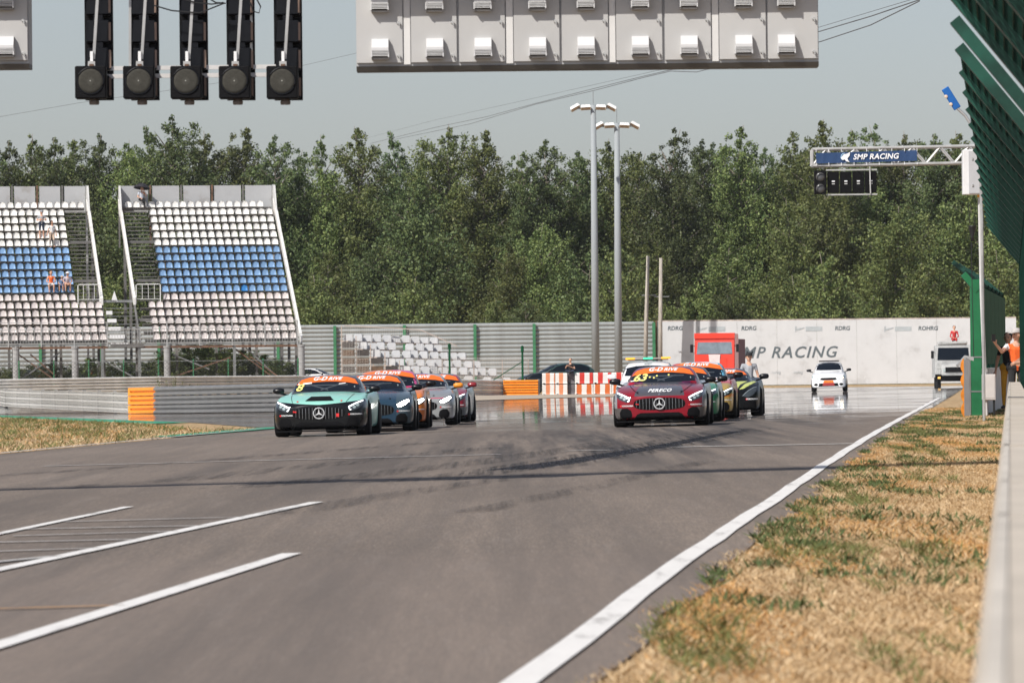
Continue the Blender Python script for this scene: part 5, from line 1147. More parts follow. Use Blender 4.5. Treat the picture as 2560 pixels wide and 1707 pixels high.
        if splitter: MB().prism([(-.93, -1.95), (-.90, -2.10), (-.72, -2.27), (-.4, -2.335), (.4, -2.335), (.72, -2.27), (.90, -2.10), (.93, -1.95)], .105, .13, 'xy').build('splitter', M_CARB, root)
        for s_ in (-1, 1):
            rd = decal('sponsor_mark', [(s_ * .72 - .11, .430), (s_ * .72 - .075, .430), (s_ * .72 - .075, .462), (s_ * .72 - .11, .462)], bb, 'front', .008, M_RTX, root, .1); lettering('YOKOHAMA', .042, s_ * .72 + .045, .447, bb, 'front', .008, M_WTX, rd, .2, .001)
    elif face == 'mid':
        hl = [(.52, .50), (.66, .62), (.80, .70), (.87, .71), (.86, .62), (.78, .52), (.66, .46)]
        for o in rb('headlight', hl, M_HGL): pass
        rb('headlight_rim', band([(.52, .50), (.66, .62), (.80, .70), (.87, .71)], .014), mat('headlight_rim_grey', (.20, .23, .25), .3, var=0), .004)
        decal('lower_intake', [(-.42, .18), (-.36, .27), (.36, .27), (.42, .18)], bb, 'front', .005, M_CARB, root)
        rb('side_intake', [(.52, .17), (.55, .34), (.70, .38), (.84, .36), (.86, .20), (.80, .16)], M_CARB)
        MB().prism([(-.92, -1.9), (-.86, -2.1), (-.6, -2.25), (.6, -2.25), (.86, -2.1), (.92, -1.9)], .10, .125, 'xy').build('splitter', M_CARB, root)
        rd = decal('sponsor_mark', [(.60, .40), (.64, .40), (.64, .44), (.60, .44)], bb, 'front', .008, M_RTX, root, .1); lettering('YOKOHAMA', .05, .75, .42, bb, 'front', .008, M_WTX, rd, .2, .002)
    elif face == 'coupe':
        rb('kidney_grille', [(.03, .40), (.03, .60), (.08, .645), (.30, .64), (.34, .58), (.30, .44), (.22, .39)], M_CARB)
        rb('side_intake', [(.50, .18), (.52, .34), (.66, .40), (.82, .38), (.84, .22), (.78, .17)], M_CARB)
        decal('lower_intake', [(-.42, .18), (-.38, .30), (.38, .30), (.42, .18)], bb, 'front', .005, M_CARB, root)
        for s_ in (1, -1):
            hl = decal('headlight', [(s_ * x, z) for x, z in [(.46, .62), (.60, .70), (.84, .745), (.875, .70), (.84, .61), (.70, .56), (.52, .565)]][::s_], bb, 'front', .005, M_HGL, root, .05)
            for cx in (.60, .755):
                hx = [(s_ * cx + .066 * cos(a), .645 + .062 * sin(a)) for a in [pi / 6 + k * pi / 3 for k in range(7)]]
                if lit == 'on': decal('lamp', ell(s_ * cx, .645, .075, .066, 10), bb, 'front', .011, M_HID, hl, .05)
                else: decal('running_light', band(hx, .024), bb, 'front', .011, M_LED, hl, .05)
        MB().prism([(-.9, -1.9), (-.86, -2.12), (-.6, -2.3), (.6, -2.3), (.86, -2.12), (.9, -1.9)], .10, .125, 'xy').build('splitter', M_CARB, root)
    elif face == 'hatch':
        decal('grille', [(-.42, .60), (-.36, .69), (.36, .69), (.42, .60), (.3, .575), (-.3, .575)], bb, 'front', .006, M_CARB, root)
        decal('lower_intake', [(-.5, .27), (-.46, .42), (.46, .42), (.5, .27)], bb, 'front', .006, M_CARB, root)
        for s_ in (1, -1):
            hl = decal('headlight', [(s_ * x, z) for x, z in [(.46, .62), (.56, .72), (.80, .80), (.83, .72), (.72, .63)]][::s_], bb, 'front', .006, M_HGL if lit != 'on' else M_LENSG, root, .06)
            if lit == 'on': decal('lamp', ell(s_ * .64, .69, .085, .055, 10), bb, 'front', .012, mat('headlight_warm', (1, .8, .55), .3, var=0, emit=5, ecol=(1, .78, .5)), hl, .05)
            decal('fog_recess', ell(s_ * .62, .36, .10, .06, 10), bb, 'front', .006, M_CARB, root)
    # window details
    if banner and shape in ('gt', 'coupe', 'mid'):
        z0 = d['ws_bot'][2][1] - .93
        for a, c in (((-.34, 1.07), (.06, .96)), ((.28, 1.07), (-.10, .96)), ((-.45, 1.06), (.45, 1.06))):
            decal('roll_cage_bar', band([(a[0], a[1] + z0), (c[0], c[1] + z0)], .022), cb, 'front', .008, M_CAGE, ws, .2)
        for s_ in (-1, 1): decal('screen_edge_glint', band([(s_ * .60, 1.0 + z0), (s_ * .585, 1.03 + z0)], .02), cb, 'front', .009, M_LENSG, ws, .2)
    if extra: extra(root, bb, cb, d)
    return root
P_ = lambda n, *a, **k: layered(n, *a, **k)
# ---- left file
def x8(root, bb, cb, d):
    lettering('8', .20, -.585, 1.005, cb, 'front', .014, M_YTX, root, .3, .004, sx=1.45, rot=.0, name='start_number')
    decal('window_sticker', band([(-.62, 1.085), (-.32, 1.108)], .03), cb, 'front', .012, M_WTX, root, .2)
    decal('window_sticker', band([(.26, 1.075), (.40, 1.092)], .018), cb, 'front', .012, M_WTX, root, .2)
    decal('hood_vent', [(-.30, .735), (-.20, .822), (.20, .822), (.30, .735)], bb, 'front', .012, M_CARB, root, .05)
    decal('grille_light', [(.36, .40), (.42, .40), (.42, .47), (.36, .47)], bb, 'front', .03, mat('red_tow_mark', (.6, .03, .03), .4, var=0, emit=.3), root, .1)
    decal('tow_mark', [(-.54, .51), (-.47, .50), (-.47, .53), (-.54, .54)], bb, 'front', .03, M_RTX, root, .1)
    for s_ in (-1, 1): decal('hood_seam', band([(s_ * .56, .70), (s_ * .62, .80), (s_ * .66, .868)], .010), bb, 'front', .006, M_CARB, root, .06)
mint = P_('mint_black_paint', (.29, .63, .53), [((.007, .008, .009), [(0, 0, -1, 0, -1.62), (.05, 0, .10, -1, .885)])])
car('gt', 'mint green and black race car with yellow number 8 on the windscreen', 807, 119.7, 3.1, mint, roof=mat('graphite_roof', (.045, .05, .058), .35, var=.05, coat=.5), number='8', extra=x8)
navy = P_('navy_paint', (.020, .048, .080), [((.045, .075, .095), [(1, 0, 0, 0, -.6), (0, 0, -1, 0, -1.0)])])
car('gt', 'dark navy blue race car with dazzling headlights right behind the mint car', 926, 126.6, 0.4, navy, roof=mat('navy_roof', (.018, .03, .06), .35, var=.05, coat=.5), lit='on')
orp = P_('orange_paint_car', (.72, .20, .03), [((.55, .14, .03), [(0, 0, -1, 0, -1.7), (0, 0, 0, -1, .45)])])
car('coupe', 'orange race car mostly hidden between the navy and the silver cars', 966, 131.8, .6, orp, roof=P_('orange_pink_roof', (.80, .20, .05), [((.62, .08, .25), [(0, 1, 0, 0, -.1)])]), lit='on')
silv = P_('silver_pink_paint', (.33, .34, .34), [((.72, .10, .28), [(1, 0, -.55, 0, -1.02), (-1, 0, .55, 0, 1.075), (0, 0, -1, 0, -.6)]), ((.65, .15, .22), [(0, 0, 0, 1, -.655), (0, 0, 0, -1, .68), (0, 0, -1, 0, -1.95)])], metal=.3)
car('gt', 'silver race car with thin pink line and glaring headlights', 1040, 139.8, 1.0, silv, roof=P_('silver_pink_roof', (.36, .36, .37), [((.55, .09, .30), [(0, -1, 0, 0, -.1)]), ((.16, .09, .32), [(0, 1, 0, 0, .1), (0, -1, 0, 0, .25)])]), lit='on', mirror=M_ORG)
redp = P_('silver_crimson_paint', (.30, .30, .31), [((.26, .018, .035), [(-1, 0, 0, 0, .93), (1, 0, 0, 0, -.42), (0, 0, -1, 0, -.95)]), ((.07, .075, .08), [(0, 0, -1, 0, -1.9), (0, 0, 0, -1, .40)])])
car('gt', 'silver and crimson race car with red mirrors, rearmost of the left file', 1078, 147.6, 2.6, redp, roof=P_('grey_red_roof', (.10, .11, .13), [((.32, .02, .04), [(1, 0, 0, 0, -.50)])]), mirror=mat('mirror_crimson', (.25, .015, .02), .3, var=0, coat=.6))
# ---- right file
def x63(root, bb, cb, d):
    lettering('63', .20, -.49, 1.02, cb, 'front', .012, M_YTX, root, .3, .005, sx=1.5, rot=.06, name='start_number')
    decal('window_sticker', band([(-.68, .955), (-.38, .985)], .018), cb, 'front', .012, M_WTX, root, .2)
    for x, z in ((-.27, 1.035), (-.18, 1.02), (-.12, 1.06), (.13, 1.075)): decal('window_sticker', ell(x, z, .022, .02, 6), cb, 'front', .012, M_YTX, root, .2)
    lettering('PERECO', .085, .0, .752, bb, 'front', .008, M_WTX, root, .35, .003, 1.12, sx=1.45)
    for s_ in (-1, 1): decal('hood_seam', band([(s_ * .44, .69), (s_ * .56, .78), (s_ * .66, .868)], .010), bb, 'front', .006, M_CARB, root, .06)
    decal('hood_emblem', ell(0, .675, .022, .022, 10), bb, 'front', .008, M_CHR, root, .1)
    decal('tow_mark', [(-.50, .475), (-.43, .465), (-.43, .485), (-.50, .495)], bb, 'front', .03, M_RTX, root, .1)
crim = P_('crimson_graphite_paint', (.27, .27, .285), [((.235, .010, .020), [(-1, 0, 0, 0, .90), (0, 0, -1, 0, -.5)]), ((.11, .03, .075), [(-1, 0, 0, 0, .72), (0, 0, -1, 0, -.45), (0, 0, 1, 0, 1.45)]), ((.075, .072, .082), [(-1, 0, -.12, 0, .26), (0, 0, -1, 0, -.5), (0, 0, 0, 1, -.645)]), ((.10, .09, .085), [(1, 0, 0, 0, -.78), (0, 0, 0, -1, .40)])])
car('gt', 'crimson and graphite race car with yellow number 63 on the windscreen', 1653, 120.6, 3.9, crim, roof=P_('graphite_purple_roof', (.055, .058, .068), [((.14, .03, .09), [(1, 0, 0, 0, -.42)]), ((.34, .012, .03), [(1, 0, 0, 0, -.60), (0, 0, -1, 0, .3)])]), extra=x63)
grn = P_('white_green_paint', (.62, .63, .63), [((.03, .22, .10), [(0, 0, -1, 0, -.3), (0, 0, 0, 1, -.62)]), ((.72, .40, .06), [(0, 0, -1, 0, -.2), (0, 0, 1, 0, .7), (0, 0, 0, 1, -.5)]), ((.03, .20, .09), [(0, 0, -1, 0, -1.55)])])
car('gt', 'white and green race car almost hidden behind the car numbered 63', 1692, 129.2, 3.6, grn, roof=mat('dark_slate_roof', (.05, .055, .07), .35, var=.05, coat=.5), banner_txt=False)
gold = P_('gold_red_paint', (.50, .34, .10), [((.66, .03, .02), [(0, 0, 1, 0, 1.62), (0, 0, 0, 1, -.6)]), ((.80, .26, .03), [(0, 0, 0, 1, -.52), (0, 0, 0, -1, .60), (0, 0, -1, 0, -1.7)])], metal=.25)
car('coupe', 'gold and red race car with blue, white and orange roof', 1737, 135.6, 3.8, gold, roof=P_('rainbow_roof', (.74, .75, .76), [((.12, .40, .55), [(0, 1, .25, 0, .05), (0, -1, -.25, 0, .22)]), ((.12, .42, .60), [(0, 1, 0, 0, -.52)]), ((.72, .42, .18), [(0, -1, -.3, 0, -.12)]), ((.6, .05, .04), [(0, -1, -.3, 0, -.30)])]))
def xm(root, bb, cb, d):
    for s_ in (-1, 1):
        decal('hood_stripe', [(s_ * x, z) for x, z in [(.25, .64), (.38, .65), (.46, .78), (.64, .865), (.42, .875), (.27, .83)]][::s_], bb, 'front', .006, mat('lime_stripe', (.50, .55, .16), .4, var=.05), root, .05)
        decal('hood_stripe', [(s_ * x, z) for x, z in [(.44, .66), (.54, .67), (.62, .76), (.86, .84), (.76, .86), (.58, .80)]][::s_], bb, 'front', .006, MATS['lime_stripe'], root, .05)
    decal('number_box', band([(.30, .42), (.30, .56), (.40, .56), (.40, .42), (.30, .42)], .014), bb, 'front', .008, MATS['lime_stripe'], root, .1)
car('mid', 'black race car with pale lime hood stripes, rearmost of the right file', 1806, 142.6, 3.6, mat('gloss_black', (.005, .006, .007), .3, var=.1, coat=.05, spec=.2), roof=mat('dark_navy_roof', (.025, .03, .045), .35, var=.05, coat=.5), face='mid', lit='off', extra=xm)
def xsafe(root, bb, cb, d):
    MB().bb(-.55, .55, .1, .3, 1.49, 1.515).build('light_bar_base', M_BLK, root)
    for k, (x0, x1, n) in enumerate(((-.62, -.36, 'amber'), (-.14, .14, 'green'), (.36, .62, 'amber'))):
        MB().bb(x0, x1, .08, .32, 1.52, 1.575).build('beacon', mat('beacon_' + n, (.9, .35, .03) if n == 'amber' else (.05, .55, .30), .3, var=0, emit=.9), root, bevel=.015)
    MB().bb(-.36, .36, .09, .31, 1.525, 1.565).build('light_bar', mat('light_bar_smoke', (.35, .30, .27), .4, var=.1), root)
    lettering('SAFETY', .06, 0, 1.39, cb, 'front', .006, mat('sticker_grey', (.35, .36, .38), .5, var=0), root)
wcar = mat('white_car_paint', (.78, .78, .78), .35, var=.03, coat=.5)
car('hatch', 'white safety car with amber and green light bar on its roof', 1618, 155.5, 3.5, wcar, face='hatch', lit='off', banner=False, mirror=wcar, extra=xsafe, ws_drop=.09, name='safety_car', cat='car')
def xk(root, bb, cb, d):
    decal('orange_plate', [(-.26, .44), (-.22, .56), (.22, .56), (.26, .44)], bb, 'front', .012, M_BAN, root, .1); decal('red_plate', [(-.30, .30), (-.26, .435), (.26, .435), (.30, .30)], bb, 'front', .012, mat('plate_red', (.30, .02, .02), .5, var=.1), root, .1)
    MB().bb(-.5, .5, .1, .3, 1.49, 1.55).build('light_bar', M_BLK, root)
car('hatch', 'small white hatchback with orange and red plate on its nose, far along the track', 2072, 282, 4.5, wcar, face='hatch', lit='on', banner=False, extra=xk, name='course_car', cat='car')
# ---- parked cars behind the barriers
def park(label, x, Y, rz, col, nm, extra=None):
    m_ = mat(nm, col, .35, var=.06, coat=.5); c = car('hatch', label, x, Y, 0, m_, face='hatch', lit='off', banner=False, extra=extra, name='parked_car', cat='car', Xw=LX(x, Y)); c.rotation_euler = (0, 0, rz); c.location = gp(LX(x, Y), Y, .01); return c
park('white parked car with dark windows beside the right-hand grandstand pillar', 790, 378, radians(80), (.72, .72, .72), 'parked_white')
park('big dark green parked car behind the striped blocks', 1392, 384, radians(-78), (.02, .05, .045), 'parked_green').scale = (1.3, 1.3, 1.42)
park('black parked car low behind the orange rail end', 1335, 379, radians(-85), (.014, .016, .016), 'parked_black')
def tail(root, bb, cb, d):
    for s_ in (-1, 1): MB().box((s_ * .74, 2.0, .92), (.14, .12, .42)).build('tail_light', mat('tail_red', (.7, .015, .012), .35, var=0, emit=.8), root)
park('dark parked car showing a red tail light under the left grandstand', 82, 362, radians(176), (.02, .022, .026), 'parked_dark', tail)
park('blue-grey parked car under the left grandstand beside a pillar', 222, 366, radians(20), (.06, .08, .11), 'parked_bluegrey')
park('white parked car behind the stairs between the grandstands', 330, 372, radians(85), (.62, .63, .64), 'parked_pale')
park('grey parked car under the right-hand grandstand', 640, 370, radians(70), (.30, .32, .34), 'parked_grey')
# ---- trucks
def truck(label, x, Y, yaw, W_, H, cab, name, spec):
    root = thing(name, label, 'truck', gp(LX(x, Y), Y, .01), -radians(yaw)); h = W_ / 2; m_ = cab
    z0 = spec['z0']; zt = spec['zt']; prof = [(-.05, z0), (-.12, z0 + .5), (-.10, spec['zw'] - .02), (.28 * spec.get('rake', 1), zt - .05), (.45, zt), (2.0, zt), (2.0, z0)]
    MB().prism(prof, -h, h, 'yz').build('cab', m_, root, bevel=.05)
    zw0, zw1 = spec['zw'] + .05, zt - spec.get('wtop', .16); y0, y1 = -.13, .28 * spec.get('rake', 1) - .10
    ws = MB().add([(-h + .14, y0, zw0), (h - .14, y0, zw0), (h - .2, y1 + .02, zw1), (-h + .2, y1 + .02, zw1), (-h + .14, y0 + .03, zw0), (h - .14, y0 + .03, zw0), (h - .2, y1 + .05, zw1), (-h + .2, y1 + .05, zw1)], [(0, 1, 2, 3), (7, 6, 5, 4), (0, 4, 5, 1), (1, 5, 6, 2), (2, 6, 7, 3), (3, 7, 4, 0)]).build('windscreen', spec.get('glass', M_GLASS), root)
    MB().bb(-h - .02, h + .02, -.26, .05, z0 - .35, z0 + .12).build('bumper', spec['bump'], root, bevel=.03)
    MB().bb(-h * .62, h * .62, -.145, -.06, z0 + .22, spec['zw'] - .22).build('grille', spec.get('grille', M_CARB), root, bevel=.02)
    for s_ in (-1, 1):
        MB().bb(s_ * h * .80 - .09, s_ * h * .80 + .09, -.29, -.24, z0 - .18, z0 - .04).build('headlight', spec['lamp'], root, bevel=.015)
        mi = MB().bb(s_ * (h + .18) - .09, s_ * (h + .18) + .09, -.1, .05, spec['zw'] + .15, spec['zw'] + .65).build('mirror', M_BLK, root, bevel=.02); MB().tube([(s_ * h, 0, spec['zw'] + .55), (s_ * (h + .18), -.03, spec['zw'] + .55)], .02, 5).build('mirror_arm', M_BLK, mi)
        for ya in (.7, 3.6):
            r = .5; ty = MB().lathe([(r - .2, -.15), (r - .03, -.15), (r, -.10), (r, .10), (r - .03, .15), (r - .2, .15)], 22, Matrix.Rotation(pi / 2, 3, 'Y'), (s_ * (h - .22), ya, r)).build('tyre', M_TYRE, root, True)
    MB().bb(-h, h, 2.1, 5.6, z0 - .1, spec['zbox']).build('load_box', spec['box'], root, bevel=.03)
    return root
white_t = mat('rescue_truck_paint', (.36, .36, .35), .5, var=.15, scale=2.5, dirt=(.15, .145, .14))
tk = truck('grey-white rescue truck with a red figure on its roof', 2383, 372, 2.0, 2.35, 3, white_t, 'rescue_truck', dict(z0=.95, zw=1.95, zt=2.95, zbox=2.6, bump=M_CARB, box=white_t, rake=.5, lamp=mat('amber_lamp', (.9, .5, .12), .4, var=0, emit=.6)))
MB().prism([(-.12, .98), (-.75, .98), (-.80, 1.5), (-.70, 1.72), (-.12, 1.92)], -.80, .80, 'yz').build('bonnet', white_t, tk, bevel=.06)
MB().bb(-.55, .55, -.84, -.80, 1.18, 1.52).build('radiator_grille', M_CARB, tk)
for s_ in (-1, 1):
    MB().bb(s_ * 1.0 - .2, s_ * 1.0 + .2, -.5, 1.2, 1.05, 1.35).build('mudguard', white_t, tk, bevel=.05)
    MB().bb(s_ * .62 - .07, s_ * .62 + .07, -.83, -.79, 1.25, 1.4).build('bonnet_lamp', M_LENSG, tk)
MB().bb(-.9, .9, .3, 1.9, 3.02, 3.08).build('roof_rack', M_RUST, tk); MB().bb(-.95, .95, .3, 1.6, 2.96, 3.22).build('roof_cap', white_t, tk, bevel=.06)
redt = mat('red_truck_paint', (.72, .035, .012), .4, var=.08, coat=.4)
rt_ = truck('bright red truck with a big windscreen waiting before the banner wall', 1787, 352, 9.0, 2.5, 3, redt, 'red_truck', dict(z0=1.0, zw=2.42, zt=3.72, zbox=3.4, wtop=.52, bump=redt, grille=redt, box=mat('dark_red_side', (.16, .015, .012), .6, var=.2), rake=.3, lamp=M_LENSG, glass=mat('pale_reflecting_glass', (.30, .34, .35), .12, .6, var=.25, scale=2)))
MB().prism([(-.26, 1.1), (.26, 1.1), (.36, 2.44), (-.36, 2.44)], -.185, -.13).build('nose_panel', mat('nose_pale', (.66, .55, .52), .4, var=.1), rt_)
MB().bb(-1.26, 1.26, -.06, .3, 3.42, 3.76).build('visor', redt, rt_, bevel=.02)
# ================================================================== people
SKIN = mat('skin', (.55, .31, .21), .6, var=.05)
def cloth(n, c): return mat(n, c, .85, var=.12, scale=8)
HAIR = {'dark': cloth('hair_dark', (.03, .02, .015)), 'brown': cloth('hair_brown', (.10, .055, .03))}
def capsule(b, a, c, ra, rc, n=8):
    a, c = Vector(a), Vector(c); d = (c - a); L_ = max(d.length, 1e-4); d.normalize()
    b.tube([a - d * ra * .98, a - d * ra * .7, a, a + d * L_ * .5, c, c + d * rc * .7, c + d * rc * .98], [ra * .2, ra * .72, ra, (ra + rc) / 2, rc, rc * .72, rc * .2], n)
def person(label, loc, rz, J, mats, hair=None, hat=None, vox=.016, group=None, scale=1.0):
    """J: joints (x right, y back, z up from the feet); one surface grown over all limbs by voxel remeshing, coloured by the limb it belongs to"""
    root = thing('person', label, 'person', loc, rz, group); root.scale = (scale,) * 3; b = MB(); seg = []
    def cap(a, c, ra, rc, key):
        capsule(b, a, c, ra, rc); seg.append((Vector(a), Vector(c), key))
    V = {k: Vector(v) for k, v in J.items()}
    hip, ch, nk, hd = V['hip'], V['chest'], V['neck'], V['head']; side = V.get('side', Vector((1, 0, 0)))
    cap(hip, hip.lerp(ch, .5), .135, .13, 'top'); cap(hip.lerp(ch, .45), ch, .13, .15, 'top')
    for s_ in (-1, 1): cap(ch + side * s_ * .06, ch + side * s_ * .155 + Vector((0, 0, .05)), .11, .07, 'top'); cap(hip + side * s_ * .04, hip + side * s_ * .10, .12, .115, 'leg')
    cap(ch + Vector((0, 0, .08)), nk, .06, .052, 'skin'); cap(nk, nk.lerp(hd, .5), .05, .055, 'skin')
    fwd = V.get('look', Vector((0, -1, 0))).normalized()
    cap(hd - Vector((0, 0, .035)) + fwd * .012, hd + Vector((0, 0, .045)), .082, .094, 'skin'); cap(hd - Vector((0, 0, .075)) + fwd * .04, hd - Vector((0, 0, .06)) + fwd * .045, .045, .045, 'skin')
    cap(hd + fwd * .088 + Vector((0, 0, .0)), hd + fwd * .108 - Vector((0, 0, .03)), .012, .018, 'skin')
    sd = fwd.cross(Vector((0, 0, 1)))
    for s_ in (-1, 1): cap(hd + sd * s_ * .088 + Vector((0, 0, .015)), hd + sd * s_ * .095 - Vector((0, 0, .025)), .016, .014, 'skin')
    for s_, n in ((-1, 'l'), (1, 'r')):
        sh = ch + side * s_ * .185 + Vector((0, 0, .055)); elb, wri = V['elb_' + n], V['wri_' + n]
        cap(sh, sh.lerp(elb, .55), .058, .048, 'sleeve'); cap(sh.lerp(elb, .5), elb, .047, .04, 'arm'); cap(elb, wri, .04, .028, 'arm')
        d = (V['hand_' + n] - wri).normalized() if 'hand_' + n in V else (wri - elb).normalized(); u = d.cross(Vector((0, 1, 0)) if abs(d.y) < .8 else Vector((0, 0, 1))).normalized()
        cap(wri, wri + d * .075, .03, .036, 'hand')
        for k in range(4): p0 = wri + d * .08 + u * (k - 1.5) * .02; m_ = p0 + d * (.045 if k in (1, 2) else .038); cap(p0, m_, .0105, .0095, 'hand'); cap(m_, m_ + (d * .8 + Vector((0, -.1, -.5))).normalized() * .03, .0095, .008, 'hand')
        cap(wri + d * .02 + u * -.028, wri + d * .065 - u * .058, .013, .010, 'hand')
        hp = hip + side * s_ * .095 - Vector((0, 0, .02)); kn, an = V['kne_' + n], V['ank_' + n]
        cap(hp, kn, .092, .062, 'leg'); cap(kn, kn.lerp(an, .4), .058, .054, 'shin'); cap(kn.lerp(an, .35), an, .056, .036, 'shin')
        toe = V.get('toe_' + n, an + Vector((0, -.16, -.05))); cap(an - Vector((0, 0, .04)) + (an - toe) * .2, toe, .042, .036, 'shoe')
    o = b.build('body', None, root); md = o.modifiers.new('r', 'REMESH'); md.mode = 'VOXEL'; md.voxel_size = vox; md.adaptivity = 0
    m2 = o.modifiers.new('s', 'SMOOTH'); m2.iterations = 3; m2.factor = .5
    me = ev_mesh(o); bpy.data.objects.remove(o)
    keys = ['skin', 'top', 'sleeve', 'arm', 'hand', 'leg', 'shin', 'shoe']; full = {k: mats.get(k, SKIN) for k in keys}; full['sleeve'] = mats.get('sleeve', mats.get('top', SKIN))
    me.materials.clear()
    for k in keys: me.materials.append(full[k])
    A = np.array([s[0] for s in seg]); D = np.array([s[1] - s[0] for s in seg]); L2 = (D ** 2).sum(1) + 1e-9
    C = np.empty(len(me.polygons) * 3); me.polygons.foreach_get('center', C); C = C.reshape(-1, 3)
    t = np.clip(((C[:, None, :] - A[None]) * D[None]).sum(2) / L2, 0, 1); dist = ((A[None] + t[..., None] * D[None] - C[:, None, :]) ** 2).sum(2); best = dist.argmin(1)
    me.polygons.foreach_set('material_index', [keys.index(seg[i][2]) for i in best]); me.polygons.foreach_set('use_smooth', [True] * len(me.polygons)); link('body', me, None, root)
    if hair or hat:
        hb = MB(); M_ = Matrix.Identity(3)
        if hair: hb.lathe([(.02, .118), (.06, .108), (.092, .07), (.102, .02), (.098, -.03), (.08, -.07)], 14, c=hd - fwd * .022 + Vector((0, 0, .02))); hb.build('hair', hair[0] if isinstance(hair, tuple) else hair, root, True)
        if isinstance(hair, tuple): MB().lathe([(.03, .05), (.085, .0), (.09, -.12), (.06, -.22), (.02, -.26)], 10, c=hd - fwd * .06).build('long_hair', hair[0], root, True)
        if hat:
            k, m_ = hat; h2 = MB(); h2.lathe([(.02, .125), (.07, .115), (.10, .075), (.108, .03), (.108, .02)], 14, c=hd + Vector((0, 0, .02)))
            if k == 'cap': q = hd + fwd * .13 + Vector((0, 0, .045)); h2.box(q, (.15, .11, .018), M=Matrix.Rotation(atan2(fwd.x, -fwd.y), 3, 'Z'))
            else: h2.lathe([(.17, .025), (.17, .04), (.1, .05)], 16, c=hd + Vector((0, 0, .01)))
            h2.build('hat', m_, root, True)
    for s_ in (-1, 1): MB().lathe([(.0, .006), (.010, .004), (.012, 0)], 8, Matrix.Rotation(pi / 2, 3, 'X'), hd + fwd * .088 + sd * s_ * .034 + Vector((0, -.0, .012))).build('eye', cloth('eye_dark', (.02, .018, .016)), root)
    MB().box(hd + fwd * .092 - Vector((0, 0, .058)), (.042, .008, .010), M=Matrix.Rotation(atan2(fwd.x, -fwd.y), 3, 'Z')).build('mouth', cloth('lips', (.33, .12, .10)), root)
    return root
def standing(**k):
    J = dict(hip=(0, 0, .95), chest=(0, -.01, 1.32), neck=(0, -.01, 1.48), head=(0, -.02, 1.62), elb_l=(-.27, .02, 1.10), wri_l=(-.29, -.06, .86), elb_r=(.27, .02, 1.10), wri_r=(.29, -.06, .86), kne_l=(-.11, -.02, .50), ank_l=(-.12, .01, .09), kne_r=(.11, -.02, .50), ank_r=(.12, .01, .09)); J.update(k); return J
def seated(**k):
    J = dict(hip=(0, 0, .52), chest=(0, -.06, .90), neck=(0, -.08, 1.06), head=(0, -.11, 1.20), elb_l=(-.27, -.12, .68), wri_l=(-.12, -.34, .62), elb_r=(.27, -.12, .68), wri_r=(.12, -.34, .62), kne_l=(-.15, -.43, .50), ank_l=(-.14, -.40, .09), kne_r=(.15, -.43, .50), ank_r=(.14, -.40, .09)); J.update(k); return J
def on_row(x_px, r, dz=0, back=0):                   # place on row r of the stands under pixel column x_px
    lo, hi = -25.0, 2.0
    for _ in range(40):
        mid = (lo + hi) / 2; p = stand_pt(mid, r + back)
        if p.x / p.y * FPX + 1280 < x_px: lo = mid
        else: hi = mid
    p = stand_pt(lo, r + back); p.z = SG + Z0 + RISE * r + dz; return p
blu = cloth('cloth_navy', (.02, .03, .055)); gry = cloth('cloth_grey', (.34, .35, .37)); wht = cloth('cloth_white', (.70, .70, .70)); org = cloth('cloth_orange', (.80, .13, .02)); blk_c = cloth('cloth_black', (.015, .015, .017)); red = cloth('cloth_red', (.45, .03, .03)); ylw = cloth('cloth_amber', (.65, .33, .03)); den = cloth('cloth_denim', (.10, .17, .30)); bei = cloth('cloth_beige', (.55, .42, .32)); shoe = cloth('shoe_dark', (.06, .05, .05))
person('man in grey T-shirt, navy shorts and cap standing on the left grandstand', on_row(107, 13, 0, .1), SYAW, standing(elb_l=(-.28, -.03, 1.12), wri_l=(-.08, -.25, 1.16), elb_r=(.28, -.03, 1.12), wri_r=(.10, -.26, 1.14), look=(.3, -1, -.2)), dict(top=gry, leg=blu, shin=SKIN, shoe=SKIN), HAIR['brown'], ('cap', gry))
person('dark-haired woman in a white top and beige skirt walking down beside the man in grey', on_row(132, 12, -.1, -.1), SYAW + .3, standing(elb_l=(-.26, -.04, 1.12), wri_l=(-.34, -.10, .88), kne_r=(.10, -.12, .50), ank_r=(.10, -.14, .12), look=(.6, -1, 0)), dict(top=wht, leg=bei, shin=cloth('cloth_patterned', (.22, .2, .19)), shoe=SKIN), (HAIR['dark'],), scale=.96)
person('seated spectator in an orange vest and white shorts on the blue seats', on_row(129, 6, .0, .05), SYAW, seated(), dict(top=org, leg=wht, shin=SKIN, arm=SKIN, sleeve=SKIN, shoe=SKIN), HAIR['brown'])
person('child in blue leaning on the woman with the white hat', on_row(156, 6, .05, .02), SYAW - .2, seated(head=(.03, -.10, 1.18)), dict(top=den, leg=den, shin=SKIN, shoe=wht), None, ('brim', bei), scale=.74)
person('seated woman with white hat and pale top next to the child', on_row(170, 6, .0, .05), SYAW, seated(chest=(0, -.16, .86), neck=(0, -.22, 1.0), head=(0, -.26, 1.13), wri_l=(-.05, -.50, .52), wri_r=(.05, -.50, .52)), dict(top=cloth('cloth_lilac', (.50, .46, .52)), leg=SKIN, shin=SKIN, arm=SKIN, shoe=blk_c), None, ('brim', wht))
up_ = on_row(358, 17, -.02, .05)
person('spectator in pale shirt and dark trousers sitting under a black umbrella', up_, SYAW, seated(wri_r=(.14, -.20, 1.02), elb_r=(.26, -.10, .74), kne_l=(-.02, -.46, .50), ank_l=(.16, -.40, .10), kne_r=(.14, -.44, .53), ank_r=(.10, -.36, -.05)), dict(top=cloth('cloth_pale_blue', (.55, .60, .68)), leg=blk_c, shin=blk_c, shoe=shoe), HAIR['dark'])
